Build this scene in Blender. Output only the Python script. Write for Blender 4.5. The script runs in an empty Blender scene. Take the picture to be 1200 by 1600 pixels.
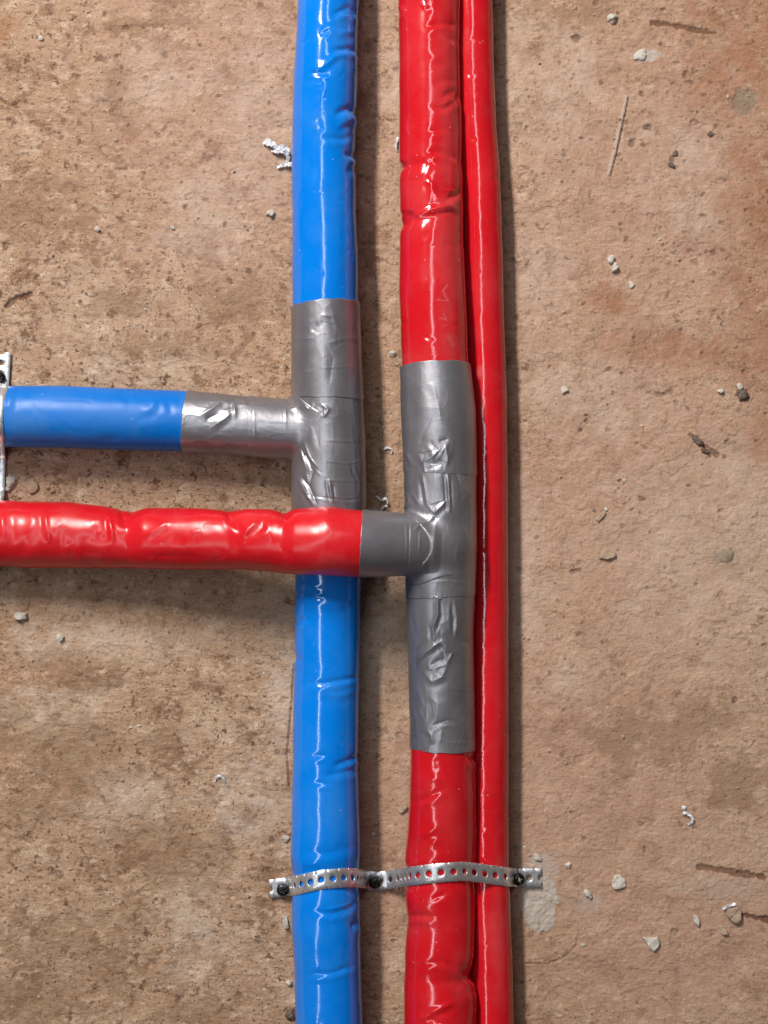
import bpy, math, random
import numpy as np
from mathutils import Vector, Matrix

random.seed(7)
scn = bpy.context.scene
COL = scn.collection
S = 0.0004          # metres per photo unit on the floor
H = 1.0             # camera height

# ------------------------------------------------------------------ camera, light, exposure
cam_d = bpy.data.cameras.new('camera'); cam = bpy.data.objects.new('camera', cam_d); COL.objects.link(cam)
cam.location = (0, 0, H); cam.rotation_euler = (0, 0, 0)
cam_d.sensor_fit = 'VERTICAL'; cam_d.angle = 2*math.atan(800*S/H)
cam_d.clip_start = 0.01; cam_d.clip_end = 50
scn.camera = cam
scn.render.resolution_x = 768; scn.render.resolution_y = 1024

world = bpy.data.worlds.new('World'); scn.world = world; world.use_nodes = True
bg = world.node_tree.nodes['Background']
bg.inputs[0].default_value = (1.0, 0.84, 0.74, 1); bg.inputs[1].default_value = 0.050

def area(name, a, b, width, energy, color, aim):
    """rectangular lamp whose long side runs from a to b and which faces aim"""
    a, b, aim = Vector(a), Vector(b), Vector(aim)
    mid = (a+b)/2; ydir = (b-a).normalized()
    z = (mid-aim); z = (z - ydir*z.dot(ydir)).normalized(); x = ydir.cross(z)
    l = bpy.data.lights.new(name, 'AREA'); l.shape = 'RECTANGLE'
    l.size = width; l.size_y = (b-a).length; l.energy = energy; l.color = color
    o = bpy.data.objects.new(name, l); COL.objects.link(o)
    m = Matrix((x, ydir, z)).transposed().to_4x4(); m.translation = mid
    o.matrix_world = m
    return o
area('window_light', (-0.92, 1.20, 1.86), (-0.80, 1.98, 1.50), 0.17, 82, (1.0, 0.94, 0.875), (0, 0, 0))
area('strip_light', (0.30, 1.30, 2.0), (-1.42, -1.20, 2.0), 0.13, 14.5, (0.88, 0.95, 1.0), (0, 0, 0))

vs = scn.view_settings
vs.view_transform = 'Standard'; vs.look = 'None'; vs.gamma = 1; vs.use_curve_mapping = False
vs.exposure = 0.0

# ------------------------------------------------------------------ helpers
def P(px, py, z=0.0):
    k = (1 - z/H)*S
    return ((px-600)*k, (800-py)*k, z)

def link(o, parent=None):
    COL.objects.link(o)
    if parent: o.parent = parent
    return o
def tag(o, label=None, cat=None, group=None, kind=None):
    if label: o['label'] = label
    if cat: o['category'] = cat
    if group: o['group'] = group
    if kind: o['kind'] = kind
    return o
def empty(name, loc=(0, 0, 0)):
    o = bpy.data.objects.new(name, None); o.location = loc; o.empty_display_size = 0.01
    return link(o)

def mesh_np(name, verts, faces, mat, parent=None, smooth=True, attrs=None, loc=None):
    """verts Nx3, faces list of arrays (each Mxk)"""
    verts = np.asarray(verts, dtype=np.float64)
    if loc is None: loc = (0, 0, 0)
    verts = verts - np.array(loc)
    if parent is not None:
        pass
    me = bpy.data.meshes.new(name)
    if not isinstance(faces, (list, tuple)): faces = [faces]
    faces = [np.asarray(f, dtype=np.int32) for f in faces if len(f)]
    nl = sum(f.size for f in faces); nf = sum(len(f) for f in faces)
    me.vertices.add(len(verts)); me.vertices.foreach_set('co', verts.astype(np.float32).ravel())
    me.loops.add(nl); me.loops.foreach_set('vertex_index', np.concatenate([f.ravel() for f in faces]))
    tot = np.concatenate([np.full(len(f), f.shape[1], dtype=np.int32) for f in faces])
    st = np.concatenate([[0], np.cumsum(tot)[:-1]]).astype(np.int32)
    me.polygons.add(nf); me.polygons.foreach_set('loop_start', st)
    try: me.polygons.foreach_set('loop_total', tot)
    except Exception: pass
    me.update(calc_edges=True); me.validate()
    me.polygons.foreach_set('use_smooth', np.full(len(me.polygons), smooth, dtype=bool))
    if attrs:
        for k, v in attrs.items():
            a = me.attributes.new(k, 'FLOAT', 'POINT'); a.data.foreach_set('value', np.asarray(v, dtype=np.float32))
    me.materials.append(mat)
    o = bpy.data.objects.new(name, me); link(o)
    if parent:
        o.parent = parent; o.location = Vector(loc) - parent.location
    else: o.location = loc
    return o

# lattice noise -------------------------------------------------------
def hash3(i, j, k, seed):
    n = (i*374761393 + j*668265263 + k*2147483647*3 + seed*974634777) & 0xffffffff
    n = ((n ^ (n >> 13))*1274126177) & 0xffffffff
    n = n ^ (n >> 16)
    n = (n*2246822519) & 0xffffffff; n = n ^ (n >> 15)
    return (n & 0xffffff)/float(0xffffff)
def vnoise(x, y, z=None, seed=0):
    if z is None: z = np.zeros_like(x)
    xi, yi, zi = np.floor(x).astype(np.int64), np.floor(y).astype(np.int64), np.floor(z).astype(np.int64)
    fx, fy, fz = x-xi, y-yi, z-zi
    fx, fy, fz = [f*f*f*(f*(f*6-15)+10) for f in (fx, fy, fz)]
    r = 0
    for a in (0, 1):
        for b in (0, 1):
            for c in (0, 1):
                if c and not np.any(fz): continue
                w = (fx if a else 1-fx)*(fy if b else 1-fy)*(fz if c else 1-fz)
                r = r + w*hash3(xi+a, yi+b, zi+c, seed)
    return r*2-1
def fbm(x, y, octs=4, seed=0, gain=0.5):
    r = 0; a = 1; t = 0
    for o in range(octs):
        r = r + a*vnoise(x*2**o+o*17.3, y*2**o-o*9.1, None, seed+o); t += a; a *= gain
    return r/t
def sstep(x, a, b):
    t = np.clip((x-a)/(b-a), 0, 1); return t*t*(3-2*t)

def seg_dist(X, Y, pts):
    d = np.full(X.shape, 1e9)
    for (x0, y0), (x1, y1) in zip(pts[:-1], pts[1:]):
        vx, vy = x1-x0, y1-y0; L = vx*vx+vy*vy+1e-9
        t = np.clip(((X-x0)*vx+(Y-y0)*vy)/L, 0, 1)
        d = np.minimum(d, np.hypot(X-x0-t*vx, Y-y0-t*vy))
    return d
def stroke_field(X, Y, strokes, sharp=False):
    """sum of grooves (negative) and ridges (positive); taper towards the ends"""
    out = np.zeros_like(X)
    for pts, h, w in strokes:
        xs = [p[0] for p in pts]; ys = [p[1] for p in pts]; m = 3.2*w
        idx = np.where((X > min(xs)-m) & (X < max(xs)+m) & (Y > min(ys)-m) & (Y < max(ys)+m))
        if not len(idx[0]): continue
        x, y = X[idx], Y[idx]
        d = seg_dist(x, y, pts)
        # taper along stroke
        ax, ay = xs[-1]-xs[0], ys[-1]-ys[0]; L = math.hypot(ax, ay)+1e-6
        t = ((x-xs[0])*ax+(y-ys[0])*ay)/(L*L)
        tp = sstep(t, -0.15, 0.3)*sstep(1-t, -0.15, 0.3) if L > 4 else 1
        # one shoulder steeper than the other
        u = (-(x-xs[0])*ay+(y-ys[0])*ax)/L
        prof = np.exp(-np.sqrt(d*d+0.16)/(0.85*w)) if sharp else 0.62*np.exp(-(d/w)**2)+0.2*np.exp(-np.sqrt(d*d+1.0)/w)
        out[idx] += h*prof*tp - 0.35*h*np.exp(-((d-1.9*w)/(1.1*w))**2)*tp*(u > 0)
    return out

# ------------------------------------------------------------------ materials
def new_mat(name):
    m = bpy.data.materials.new(name); m.use_nodes = True
    nt = m.node_tree; b = nt.nodes['Principled BSDF']
    return m, nt, b
def N(nt, t, **kw):
    n = nt.nodes.new(t)
    for k, v in kw.items():
        if k.startswith('i_'): n.inputs[k[2:].replace('_', ' ')].default_value = v
        else: setattr(n, k, v)
    return n
def ramp(nt, src, stops, interp='LINEAR'):
    r = nt.nodes.new('ShaderNodeValToRGB'); r.color_ramp.interpolation = interp
    el = r.color_ramp.elements
    while len(el) < len(stops): el.new(0.5)
    for e, (p, c) in zip(el, stops):
        e.position = p; e.color = c if len(c) == 4 else (*c, 1)
    nt.links.new(src, r.inputs[0]); return r.outputs[0]
def mix(nt, fac, a, b, mode='MIX'):
    n = nt.nodes.new('ShaderNodeMix'); n.data_type = 'RGBA'; n.blend_type = mode
    for sock, v in ((n.inputs[0], fac), (n.inputs[6], a), (n.inputs[7], b)):
        if hasattr(v, 'is_output') or isinstance(v, bpy.types.NodeSocket): nt.links.new(v, sock)
        elif isinstance(v, (int, float)): sock.default_value = v
        else: sock.default_value = (*v, 1) if len(v) == 3 else v
    return n.outputs[2]
def math_(nt, op, a, b=0.0, clamp=False):
    n = nt.nodes.new('ShaderNodeMath'); n.operation = op; n.use_clamp = clamp
    for i, v in enumerate((a, b)):
        if isinstance(v, bpy.types.NodeSocket): nt.links.new(v, n.inputs[i])
        else: n.inputs[i].default_value = v
    return n.outputs[0]
def coords(nt, scale=(1, 1, 1)):
    g = nt.nodes.new('ShaderNodeNewGeometry')
    m = nt.nodes.new('ShaderNodeMapping'); m.inputs['Scale'].default_value = scale
    nt.links.new(g.outputs['Position'], m.inputs[0]); return m.outputs[0]
def noise(nt, vec, scale, detail=4, rough=0.55, dist=0.0):
    n = nt.nodes.new('ShaderNodeTexNoise'); n.inputs['Scale'].default_value = scale
    n.inputs['Detail'].default_value = detail; n.inputs['Roughness'].default_value = rough
    n.inputs['Distortion'].default_value = dist
    nt.links.new(vec, n.inputs['Vector']); return n.outputs['Fac']
def attr(nt, name):
    a = nt.nodes.new('ShaderNodeAttribute'); a.attribute_name = name; return a.outputs['Fac']

def film_mat(name, base, deep, dust, rough=0.135, ior=1.58):
    m, nt, b = new_mat(name); L = nt.links
    v = coords(nt)
    n1 = noise(nt, v, 14, 3)
    c = mix(nt, ramp(nt, n1, [(0.35, (0, 0, 0)), (0.7, (1, 1, 1))]), base, deep)
    # dust and scuffs, plus pale glare painted on the slim pipe
    n2 = noise(nt, v, 45, 6, 0.7)
    n3 = noise(nt, coords(nt, (1, 0.35, 1)), 420, 3, 0.6)
    d = math_(nt, 'MULTIPLY', ramp(nt, n2, [(0.45, (0, 0, 0)), (0.85, (1, 1, 1))]), 0.12)
    sc = math_(nt, 'MULTIPLY', attr(nt, 'scuff_glare'), math_(nt, 'ADD', math_(nt, 'MULTIPLY', n3, 0.9), 0.15))
    mk = attr(nt, 'mark')
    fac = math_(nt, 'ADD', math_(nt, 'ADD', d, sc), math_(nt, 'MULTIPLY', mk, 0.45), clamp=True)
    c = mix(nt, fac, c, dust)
    # tiny specks of cement dust
    vo = nt.nodes.new('ShaderNodeTexVoronoi'); vo.inputs['Scale'].default_value = 170; vo.inputs['Randomness'].default_value = 1
    L.new(v, vo.inputs['Vector'])
    sp = ramp(nt, vo.outputs['Distance'], [(0.05, (1, 1, 1)), (0.10, (0, 0, 0))])
    sel = ramp(nt, noise(nt, v, 60, 2), [(0.56, (0, 0, 0)), (0.62, (1, 1, 1))])
    c = mix(nt, math_(nt, 'MULTIPLY', math_(nt, 'MULTIPLY', sp, sel), 0.35), c, (0.75, 0.66, 0.6))
    L.new(c, b.inputs['Base Color'])
    r = math_(nt, 'ADD', math_(nt, 'MULTIPLY', fac, 0.35), math_(nt, 'ADD', math_(nt, 'MULTIPLY', noise(nt, v, 90, 3), 0.08), rough-0.04))
    L.new(r, b.inputs['Roughness'])
    b.inputs['IOR'].default_value = ior
    bp = N(nt, 'ShaderNodeBump'); bp.inputs['Strength'].default_value = 0.07; bp.inputs['Distance'].default_value = 0.0004
    L.new(noise(nt, v, 260, 3, 0.5), bp.inputs['Height']); L.new(bp.outputs[0], b.inputs['Normal'])
    return m

M_BLUE = film_mat('blue_film', (0.0, 0.200, 0.76), (0.0, 0.180, 0.70), (0.16, 0.40, 0.72))
M_BLUE_DUSTY = film_mat('dusty_blue_film', (0.0, 0.160, 0.60), (0.0, 0.140, 0.54), (0.14, 0.28, 0.50), 0.34, 1.33)
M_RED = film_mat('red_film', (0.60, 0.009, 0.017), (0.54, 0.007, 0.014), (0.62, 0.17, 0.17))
M_RED_SOFT = film_mat('worn_red_film', (0.62, 0.011, 0.019), (0.56, 0.008, 0.015), (0.66, 0.20, 0.19), 0.25, 1.42)

def tape_mat():
    m, nt, b = new_mat('grey_tape'); L = nt.links
    v = coords(nt)
    c = ramp(nt, noise(nt, v, 40, 5, 0.6), [(0.3, (0.250, 0.246, 0.272)), (0.7, (0.330, 0.325, 0.358))])
    c = mix(nt, ramp(nt, noise(nt, v, 130, 5, 0.7), [(0.6, (0, 0, 0)), (0.8, (0.5, 0.5, 0.5))]), c, (0.24, 0.22, 0.20))
    L.new(c, b.inputs['Base Color'])
    L.new(math_(nt, 'ADD', math_(nt, 'MULTIPLY', noise(nt, v, 50, 4), 0.18), 0.30), b.inputs['Roughness'])
    b.inputs['Metallic'].default_value = 0.70; b.inputs['IOR'].default_value = 1.5
    # woven scrim under the plastic
    w1 = N(nt, 'ShaderNodeTexWave', wave_type='BANDS', bands_direction='X'); w1.inputs['Scale'].default_value = 260; w1.inputs['Distortion'].default_value = 1.5
    w2 = N(nt, 'ShaderNodeTexWave', wave_type='BANDS', bands_direction='Y'); w2.inputs['Scale'].default_value = 260; w2.inputs['Distortion'].default_value = 1.5
    L.new(v, w1.inputs[0]); L.new(v, w2.inputs[0])
    h = math_(nt, 'ADD', math_(nt, 'MULTIPLY', math_(nt, 'ADD', w1.outputs['Fac'], w2.outputs['Fac']), 0.025), noise(nt, v, 190, 4, 0.55))
    bp = N(nt, 'ShaderNodeBump'); bp.inputs['Strength'].default_value = 0.22; bp.inputs['Distance'].default_value = 0.0006
    L.new(h, bp.inputs['Height']); L.new(bp.outputs[0], b.inputs['Normal'])
    return m
M_TAPE = tape_mat()

def metal_mat():
    m, nt, b = new_mat('galvanised_steel'); L = nt.links
    v = coords(nt)
    c = ramp(nt, noise(nt, v, 300, 5, 0.7), [(0.3, (0.60, 0.61, 0.64)), (0.7, (0.80, 0.81, 0.84))])
    L.new(c, b.inputs['Base Color']); b.inputs['Metallic'].default_value = 0.82
    L.new(math_(nt, 'ADD', math_(nt, 'MULTIPLY', noise(nt, v, 500, 4), 0.25), 0.26), b.inputs['Roughness'])
    bp = N(nt, 'ShaderNodeBump'); bp.inputs['Strength'].default_value = 0.25; bp.inputs['Distance'].default_value = 0.0003
    L.new(noise(nt, v, 350, 3), bp.inputs['Height']); L.new(bp.outputs[0], b.inputs['Normal'])
    return m
M_METAL = metal_mat()
def simple(name, c0, c1, rough, scale=400, bump=0.4, metallic=0.0):
    m, nt, b = new_mat(name); L = nt.links; v = coords(nt)
    L.new(ramp(nt, noise(nt, v, scale, 5, 0.65), [(0.3, c0), (0.7, c1)]), b.inputs['Base Color'])
    b.inputs['Roughness'].default_value = rough; b.inputs['Metallic'].default_value = metallic
    bp = N(nt, 'ShaderNodeBump'); bp.inputs['Strength'].default_value = bump; bp.inputs['Distance'].default_value = 0.0006
    L.new(noise(nt, v, scale*2, 5), bp.inputs['Height']); L.new(bp.outputs[0], b.inputs['Normal'])
    return m
M_SCREW = simple('black_phosphate_steel', (0.002, 0.002, 0.002), (0.006, 0.006, 0.006), 0.35, 600, 0.2, 0.0)
M_DUST = simple('tan_dust', (0.20, 0.16, 0.09), (0.34, 0.28, 0.17), 0.9)
M_WHITE = simple('white_plaster', (0.42, 0.38, 0.33), (0.62, 0.57, 0.51), 0.85)
M_GREY = simple('grey_mortar', (0.36, 0.33, 0.29), (0.52, 0.48, 0.43), 0.9)
M_TAN = simple('tan_mortar', (0.30, 0.21, 0.145), (0.42, 0.31, 0.22), 0.9)
M_DARK = simple('dark_crumb', (0.09, 0.06, 0.048), (0.17, 0.12, 0.095), 0.9)
M_SHRED = simple('white_plastic', (0.56, 0.57, 0.62), (0.72, 0.73, 0.77), 0.4, 200, 0.3)

def floor_mat():
    m, nt, b = new_mat('rough_concrete'); L = nt.links
    v = coords(nt); vs_ = coords(nt, (1, 3.2, 1))
    big = noise(nt, v, 6, 6, 0.65)
    c = ramp(nt, big, [(0.30, (0.330, 0.205, 0.130)), (0.5, (0.385, 0.258, 0.172)), (0.72, (0.440, 0.325, 0.235))])
    calm = math_(nt, 'SUBTRACT', 1.0, math_(nt, 'MULTIPLY', attr(nt, 'calm'), 0.6))
    gate = lambda o: math_(nt, 'MULTIPLY', o, calm)
    mid = noise(nt, v, 34, 10, 0.72, 0.25)
    c = mix(nt, gate(ramp(nt, mid, [(0.415, (0.85, 0.85, 0.85)), (0.465, (0, 0, 0))])), c, (0.215, 0.125, 0.074))
    c = mix(nt, gate(ramp(nt, noise(nt, v, 48, 10, 0.74, 0.3), [(0.53, (0, 0, 0)), (0.62, (0.65, 0.65, 0.65))])), c, (0.54, 0.415, 0.31))
    # small blotches
    c = mix(nt, gate(ramp(nt, noise(nt, v, 150, 5, 0.65, 0.2), [(0.37, (1, 1, 1)), (0.42, (0, 0, 0))])), c, (0.150, 0.084, 0.052))
    c = mix(nt, gate(ramp(nt, noise(nt, coords(nt, (0.7, 1, 1.0)), 190, 5, 0.65), [(0.58, (0, 0, 0)), (0.64, (0.55, 0.55, 0.55))])), c, (0.60, 0.48, 0.37))
    # brushed streaks lying across
    c = mix(nt, gate(ramp(nt, noise(nt, coords(nt, (0.28, 1, 1)), 420, 5, 0.65), [(0.35, (0.6, 0.6, 0.6)), (0.47, (0, 0, 0))])), c, (0.19, 0.118, 0.075))
    c = mix(nt, gate(ramp(nt, noise(nt, coords(nt, (0.35, 1, 1)), 300, 5, 0.65), [(0.53, (0, 0, 0)), (0.68, (0.45, 0.45, 0.45))])), c, (0.56, 0.44, 0.34))
    # fine grain
    c = mix(nt, 0.5, c, ramp(nt, noise(nt, v, 900, 3, 0.7), [(0.25, (0.24, 0.24, 0.24)), (0.75, (0.80, 0.80, 0.80))]), 'OVERLAY')
    c = mix(nt, gate(ramp(nt, noise(nt, v, 480, 3, 0.6), [(0.335, (0.95, 0.95, 0.95)), (0.375, (0, 0, 0))])), c, (0.09, 0.052, 0.036))
    # placed patches
    c = mix(nt, math_(nt, 'MULTIPLY', attr(nt, 'pale'), ramp(nt, noise(nt, v, 60, 9, 0.72), [(0.36, (0.1, 0.1, 0.1)), (0.58, (1, 1, 1))])), c, (0.55, 0.465, 0.385))
    c = mix(nt, math_(nt, 'MULTIPLY', attr(nt, 'pink'), 0.55), c, (0.45, 0.285, 0.222))
    c = mix(nt, math_(nt, 'MULTIPLY', attr(nt, 'rust'), ramp(nt, noise(nt, v, 40, 8, 0.7), [(0.34, (0.2, 0.2, 0.2)), (0.60, (0.85, 0.85, 0.85))])), c, (0.31, 0.145, 0.08))
    c = mix(nt, math_(nt, 'MULTIPLY', attr(nt, 'brown'), 0.6), c, (0.235, 0.145, 0.088))
    c = mix(nt, math_(nt, 'MULTIPLY', attr(nt, 'grey'), 0.85), c, (0.235, 0.205, 0.155))
    c = mix(nt, math_(nt, 'MULTIPLY', attr(nt, 'cement'), 0.9), c, (0.43, 0.39, 0.35))
    c = mix(nt, math_(nt, 'MULTIPLY', attr(nt, 'line'), 0.85), c, (0.125, 0.060, 0.036))
    c = mix(nt, math_(nt, 'MULTIPLY', attr(nt, 'pit'), 0.8), c, (0.115, 0.070, 0.048))
    c = mix(nt, 1.0, c, (1.02, 0.985, 0.97), 'MULTIPLY')
    L.new(c, b.inputs['Base Color'])
    b.inputs['Roughness'].default_value = 0.9; b.inputs['Specular IOR Level'].default_value = 0.12
    h = math_(nt, 'ADD', math_(nt, 'MULTIPLY', noise(nt, v, 420, 6, 0.65), 0.7), math_(nt, 'MULTIPLY', noise(nt, coords(nt, (0.4, 1, 1)), 700, 4, 0.6), 0.4))
    bp = N(nt, 'ShaderNodeBump'); bp.inputs['Strength'].default_value = 0.8; bp.inputs['Distance'].default_value = 0.0012
    L.new(h, bp.inputs['Height']); L.new(bp.outputs[0], b.inputs['Normal'])
    return m
M_FLOOR = floor_mat()

# ------------------------------------------------------------------ floor: one relief sheet
def blob(X, Y, x, y, rx, ry=None, soft=0.5, ns=0.35, seed=3):
    ry = ry or rx
    d = np.hypot((X-x)/rx, (Y-y)/ry)
    d = d + ns*fb_mid*1.6
    return 1-sstep(d, 1-soft, 1+soft)
core = np.arange(-20, 1221, 1.5); corey = np.arange(-20, 1621, 1.5)
def pad(a, lo, hi):
    l = [a[0]]; st = 1.5
    while l[-1] > lo: st = min(st*1.25, 60); l.append(l[-1]-st)
    r = [a[-1]]; st = 1.5
    while r[-1] < hi: st = min(st*1.25, 60); r.append(r[-1]+st)
    return np.concatenate([l[1:][::-1], a, r[1:]])
gx = pad(core, -4000, 5200); gy = pad(corey, -4000, 5600)
X, Y = np.meshgrid(gx, gy)
fb_mid = fbm(X/22, Y/22, 5, 11, 0.6)
fb_big = fbm(X/130, Y/130, 4, 21)
fb_fin = fbm(X/7, Y/6, 3, 31, 0.6)
Z = 0.9*fb_big + 0.55*fb_mid + 0.22*fb_fin                     # in photo units (0.4 mm)
# flaky terraces left by scraped mortar
te = fbm(X/55+3, Y/45, 5, 41, 0.6)
Z += 0.9*sstep(te, 0.05, 0.10) + 0.6*sstep(te, 0.28, 0.31) - 0.7*sstep(-te, 0.22, 0.26)
attrs = {k: np.zeros_like(X) for k in ('pale', 'pink', 'rust', 'brown', 'grey', 'cement', 'line', 'pit', 'calm')}
def put(k, v): attrs[k] = np.maximum(attrs[k], v)
for a in [(880, 130, 60, 90), (850, 430, 40, 70), (900, 600, 85, 60), (950, 650, 60, 40), (1060, 850, 95, 130), (1165, 830, 60, 130), (1155, 725, 30, 25),
          (1080, 240, 80, 70), (1100, 330, 80, 40), (400, 190, 45, 110), (250, 130, 90, 40), (320, 330, 60, 60), (815, 110, 30, 90), (820, 900, 30, 120), (900, 1060, 40, 30),
          (630, 130, 30, 50), (445, 1080, 25, 90), (400, 1260, 60, 50), (90, 1110, 70, 30), (200, 1250, 60, 40), (300, 1460, 40, 60), (590, 1010, 30, 70), (150, 1000, 120, 30)]:
    put('pale', 0.62*blob(X, Y, *a, soft=0.75, ns=0.75))
for a in [(1000, 300, 260, 420), (1000, 800, 260, 400), (900, 1200, 300, 300), (350, 150, 200, 300), (1100, 1450, 250, 200)]:
    put('pink', 0.8*blob(X, Y, *a, soft=0.9, ns=0.5))
for a in [(1185, 60, 90, 150), (1190, 310, 60, 170), (1130, 140, 60, 60), (1185, 545, 50, 60), (1195, 640, 25, 80), (960, 470, 40, 20), (1050, 545, 120, 30), (1110, 30, 30, 20), (0, 45, 25, 18)]:
    put('rust', 0.85*blob(X, Y, *a, soft=0.8, ns=0.6))
for a in [(90, 1180, 110, 70), (40, 1260, 60, 40), (250, 1320, 70, 60), (110, 1490, 110, 70), (120, 1050, 60, 25), (180, 470, 50, 25), (370, 470, 60, 35), (60, 330, 70, 40), (330, 1340, 40, 30), (1150, 1230, 40, 40), (250, 1160, 30, 20),
          (60, 1570, 90, 40), (300, 1580, 60, 30), (1000, 1150, 80, 50), (235, 35, 70, 8), (205, 45, 30, 8), (270, 540, 100, 20), (1080, 1130, 60, 30), (180, 130, 20, 30), (900, 20, 80, 20)]:
    put('brown', 0.9*blob(X, Y, *a, soft=0.5, ns=0.95))
for a in [(1010, 1250, 330, 460), (960, 300, 90, 500), (640, 800, 80, 900), (300, 960, 400, 70), (1000, 800, 250, 300)]:
    put('calm', blob(X, Y, *a, soft=0.8, ns=0.5)*(0.65 if a[1] < 1000 else 0.72))
put('grey', 0.75*blob(X, Y, 1163, 157, 20, 22, soft=0.15, ns=0.3)); put('grey', 0.7*blob(X, Y, 1132, 868, 20, 14, soft=0.5, ns=0.3))
cem = blob(X, Y, 843, 1412, 27, 44, soft=0.14, ns=0.30); put('cement', cem)
put('cement', 0.45*blob(X, Y, 920, 1410, 28, 14, soft=0.5, ns=0.6)); put('cement', 0.3*blob(X, Y, 1120, 1385, 70, 18, soft=0.6, ns=0.5))
put('cement', blob(X, Y, 1012, 86, 24, 8, soft=0.3, ns=0.8)); put('cement', 0.6*blob(X, Y, 845, 1360, 22, 20, soft=0.6, ns=0.6))
Z += 1.6*cem*(0.7+0.6*vnoise(X/5, Y/5, None, 5))
Z -= 1.5*blob(X, Y, 1163, 157, 20, 22, soft=0.15, ns=0.3)
bump = np.clip(1-np.hypot((X-1134)/13, (Y-866)/13), 0, 1); Z += 5*np.sqrt(bump)
def line(pts, w, z, k='line', a=1.0, rag=0.5):
    global Z
    d = seg_dist(X, Y, pts) + rag*w*fb_fin*2
    m = 1-sstep(d, w*0.55, w*1.15)
    Z += z*m
    if k: put(k, a*m)
line([(1020, 35), (1050, 38), (1080, 44), (1118, 51)], 4.5, -2.2, a=0.9)
line([(1093, 1356), (1130, 1361), (1165, 1367), (1192, 1371)], 5.5, -2.2, a=0.85)
line([(1162, 1430), (1180, 1434), (1210, 1442)], 5, -2.4)
line([(983, 152), (975, 190), (966, 232), (955, 276)], 1.1, -2.0, a=0.6, rag=0.3)
line([(979, 152), (970, 192), (961, 234), (951, 272)], 3.0, 2.2, 'cement', 0.8, rag=0.25)
line([(459, 1040), (456, 1090), (452, 1140), (448, 1180), (452, 1230)], 1.8, -2.0, a=0.8, rag=0.4)
line([(822, 1506), (858, 1507), (885, 1495), (900, 1478), (905, 1455)], 1.5, -1.6, a=0.45)
line([(12, 478), (25, 465), (45, 460)], 5, -3.5, a=0.9); line([(0, 156), (28, 168)], 3, -2, a=0.6)
line([(855, 385), (862, 405), (856, 425)], 7, -0.7, a=0.35)
line([(1080, 680), (1105, 700), (1122, 712)], 4, -2.2, a=0.7)
line([(250, 40), (200, 42), (185, 45)], 4, -1, a=0.35)
line([(1015, 615), (1035, 618), (1050, 612)], 4, -1.6, a=0.45)
line([(0, 920), (25, 905)], 2.5, -1, a=0.5)
# pits: small ones everywhere, in loose clusters
rng = np.random.RandomState(5)
pits = []
for _ in range(3600):
    x, y = rng.uniform(-20, 1220), rng.uniform(-20, 1620)
    dens = 0.30+0.5*(y < 700)+0.35*(x > 800)*(y < 900)+0.15*(x > 1000)-0.2*(y > 1300)*(x > 850)
    if rng.rand() > dens: continue
    pits.append((x, y, min(1.1+rng.exponential(1.15), 6), rng.uniform(0.55, 1.7), rng.uniform(0, 3.14), rng.uniform(0.25, 1.0)))
for x, y, r in [(12, 188, 7), (118, 315, 5), (126, 230, 4), (290, 325, 7), (310, 342, 4), (312, 70, 5), (268, 122, 6), (295, 120, 7), (226, 271, 5), (390, 424, 7), (182, 88, 6), (145, 1065, 3),
                (1037, 14, 6), (966, 20, 6), (974, 48, 5), (1003, 145, 8), (940, 128, 6), (1111, 210, 7), (1175, 352, 7), (968, 242, 5), (989, 222, 9), (1015, 198, 7), (1050, 250, 8), (970, 350, 6), (1090, 175, 5),
                (990, 528, 6), (1165, 328, 5), (1005, 672, 7), (953, 577, 7), (950, 698, 7), (988, 797, 6), (930, 800, 5), (905, 990, 8), (1150, 1095, 8), (1052, 1173, 4), (859, 1177, 3), (912, 1212, 3),
                (892, 1270, 5), (1160, 612, 9), (1170, 622, 8), (1152, 618, 6), (975, 756, 4), (968, 764, 5), (962, 768, 4), (370, 1088, 5), (347, 1145, 4), (321, 1292, 4), (352, 1368, 3), (252, 1372, 5), (903, 1496, 3)]:
    pits.append((x, y, r*0.62, rng.uniform(0.7, 1.4), rng.uniform(0, 3.14), 1.0))
for x, y, r, asp, ang, dk in pits:
    m = 3.0*r
    i0, i1 = np.searchsorted(gx, [x-m, x+m]); j0, j1 = np.searchsorted(gy, [y-m, y+m])
    sl = (slice(j0, j1), slice(i0, i1))
    dx, dy = X[sl]-x, Y[sl]-y
    u = (dx*math.cos(ang)+dy*math.sin(ang))/(r*asp**0.5); w = (-dx*math.sin(ang)+dy*math.cos(ang))*asp**0.5/r
    d = np.hypot(u, w)+0.95*fb_fin[sl]+0.5*fb_mid[sl]
    k = 1-sstep(d, 0.45, 1.15)
    Z[sl] -= (0.6+0.22*r)*k*(0.5+0.5*dk) - 0.35*np.exp(-((d-1.3)/0.3)**2)
    attrs['pit'][sl] = np.maximum(attrs['pit'][sl], k*dk*0.75)
# raised discs and blisters
for _ in range(170):
    x, y, r = rng.uniform(0, 1200), rng.uniform(0, 1600), rng.uniform(5, 14)
    m = 1.6*r
    i0, i1 = np.searchsorted(gx, [x-m, x+m]); j0, j1 = np.searchsorted(gy, [y-m, y+m]); sl = (slice(j0, j1), slice(i0, i1))
    d = np.hypot(X[sl]-x, (Y[sl]-y)*rng.uniform(0.8, 1.3))/r + 0.35*fb_mid[sl]
    Z[sl] += rng.choice([1, -1])*rng.uniform(0.35, 1.0)*(1-sstep(d, 0.8, 1.05))
Z = Z*S
Z -= 0.0010
nx, ny = len(gx), len(gy)
V = np.stack([(X-600)*S, (800-Y)*S, Z], -1).reshape(-1, 3)
I = np.arange(nx*ny).reshape(ny, nx)
F = np.stack([I[:-1, :-1], I[1:, :-1], I[1:, 1:], I[:-1, 1:]], -1).reshape(-1, 4)
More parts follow.
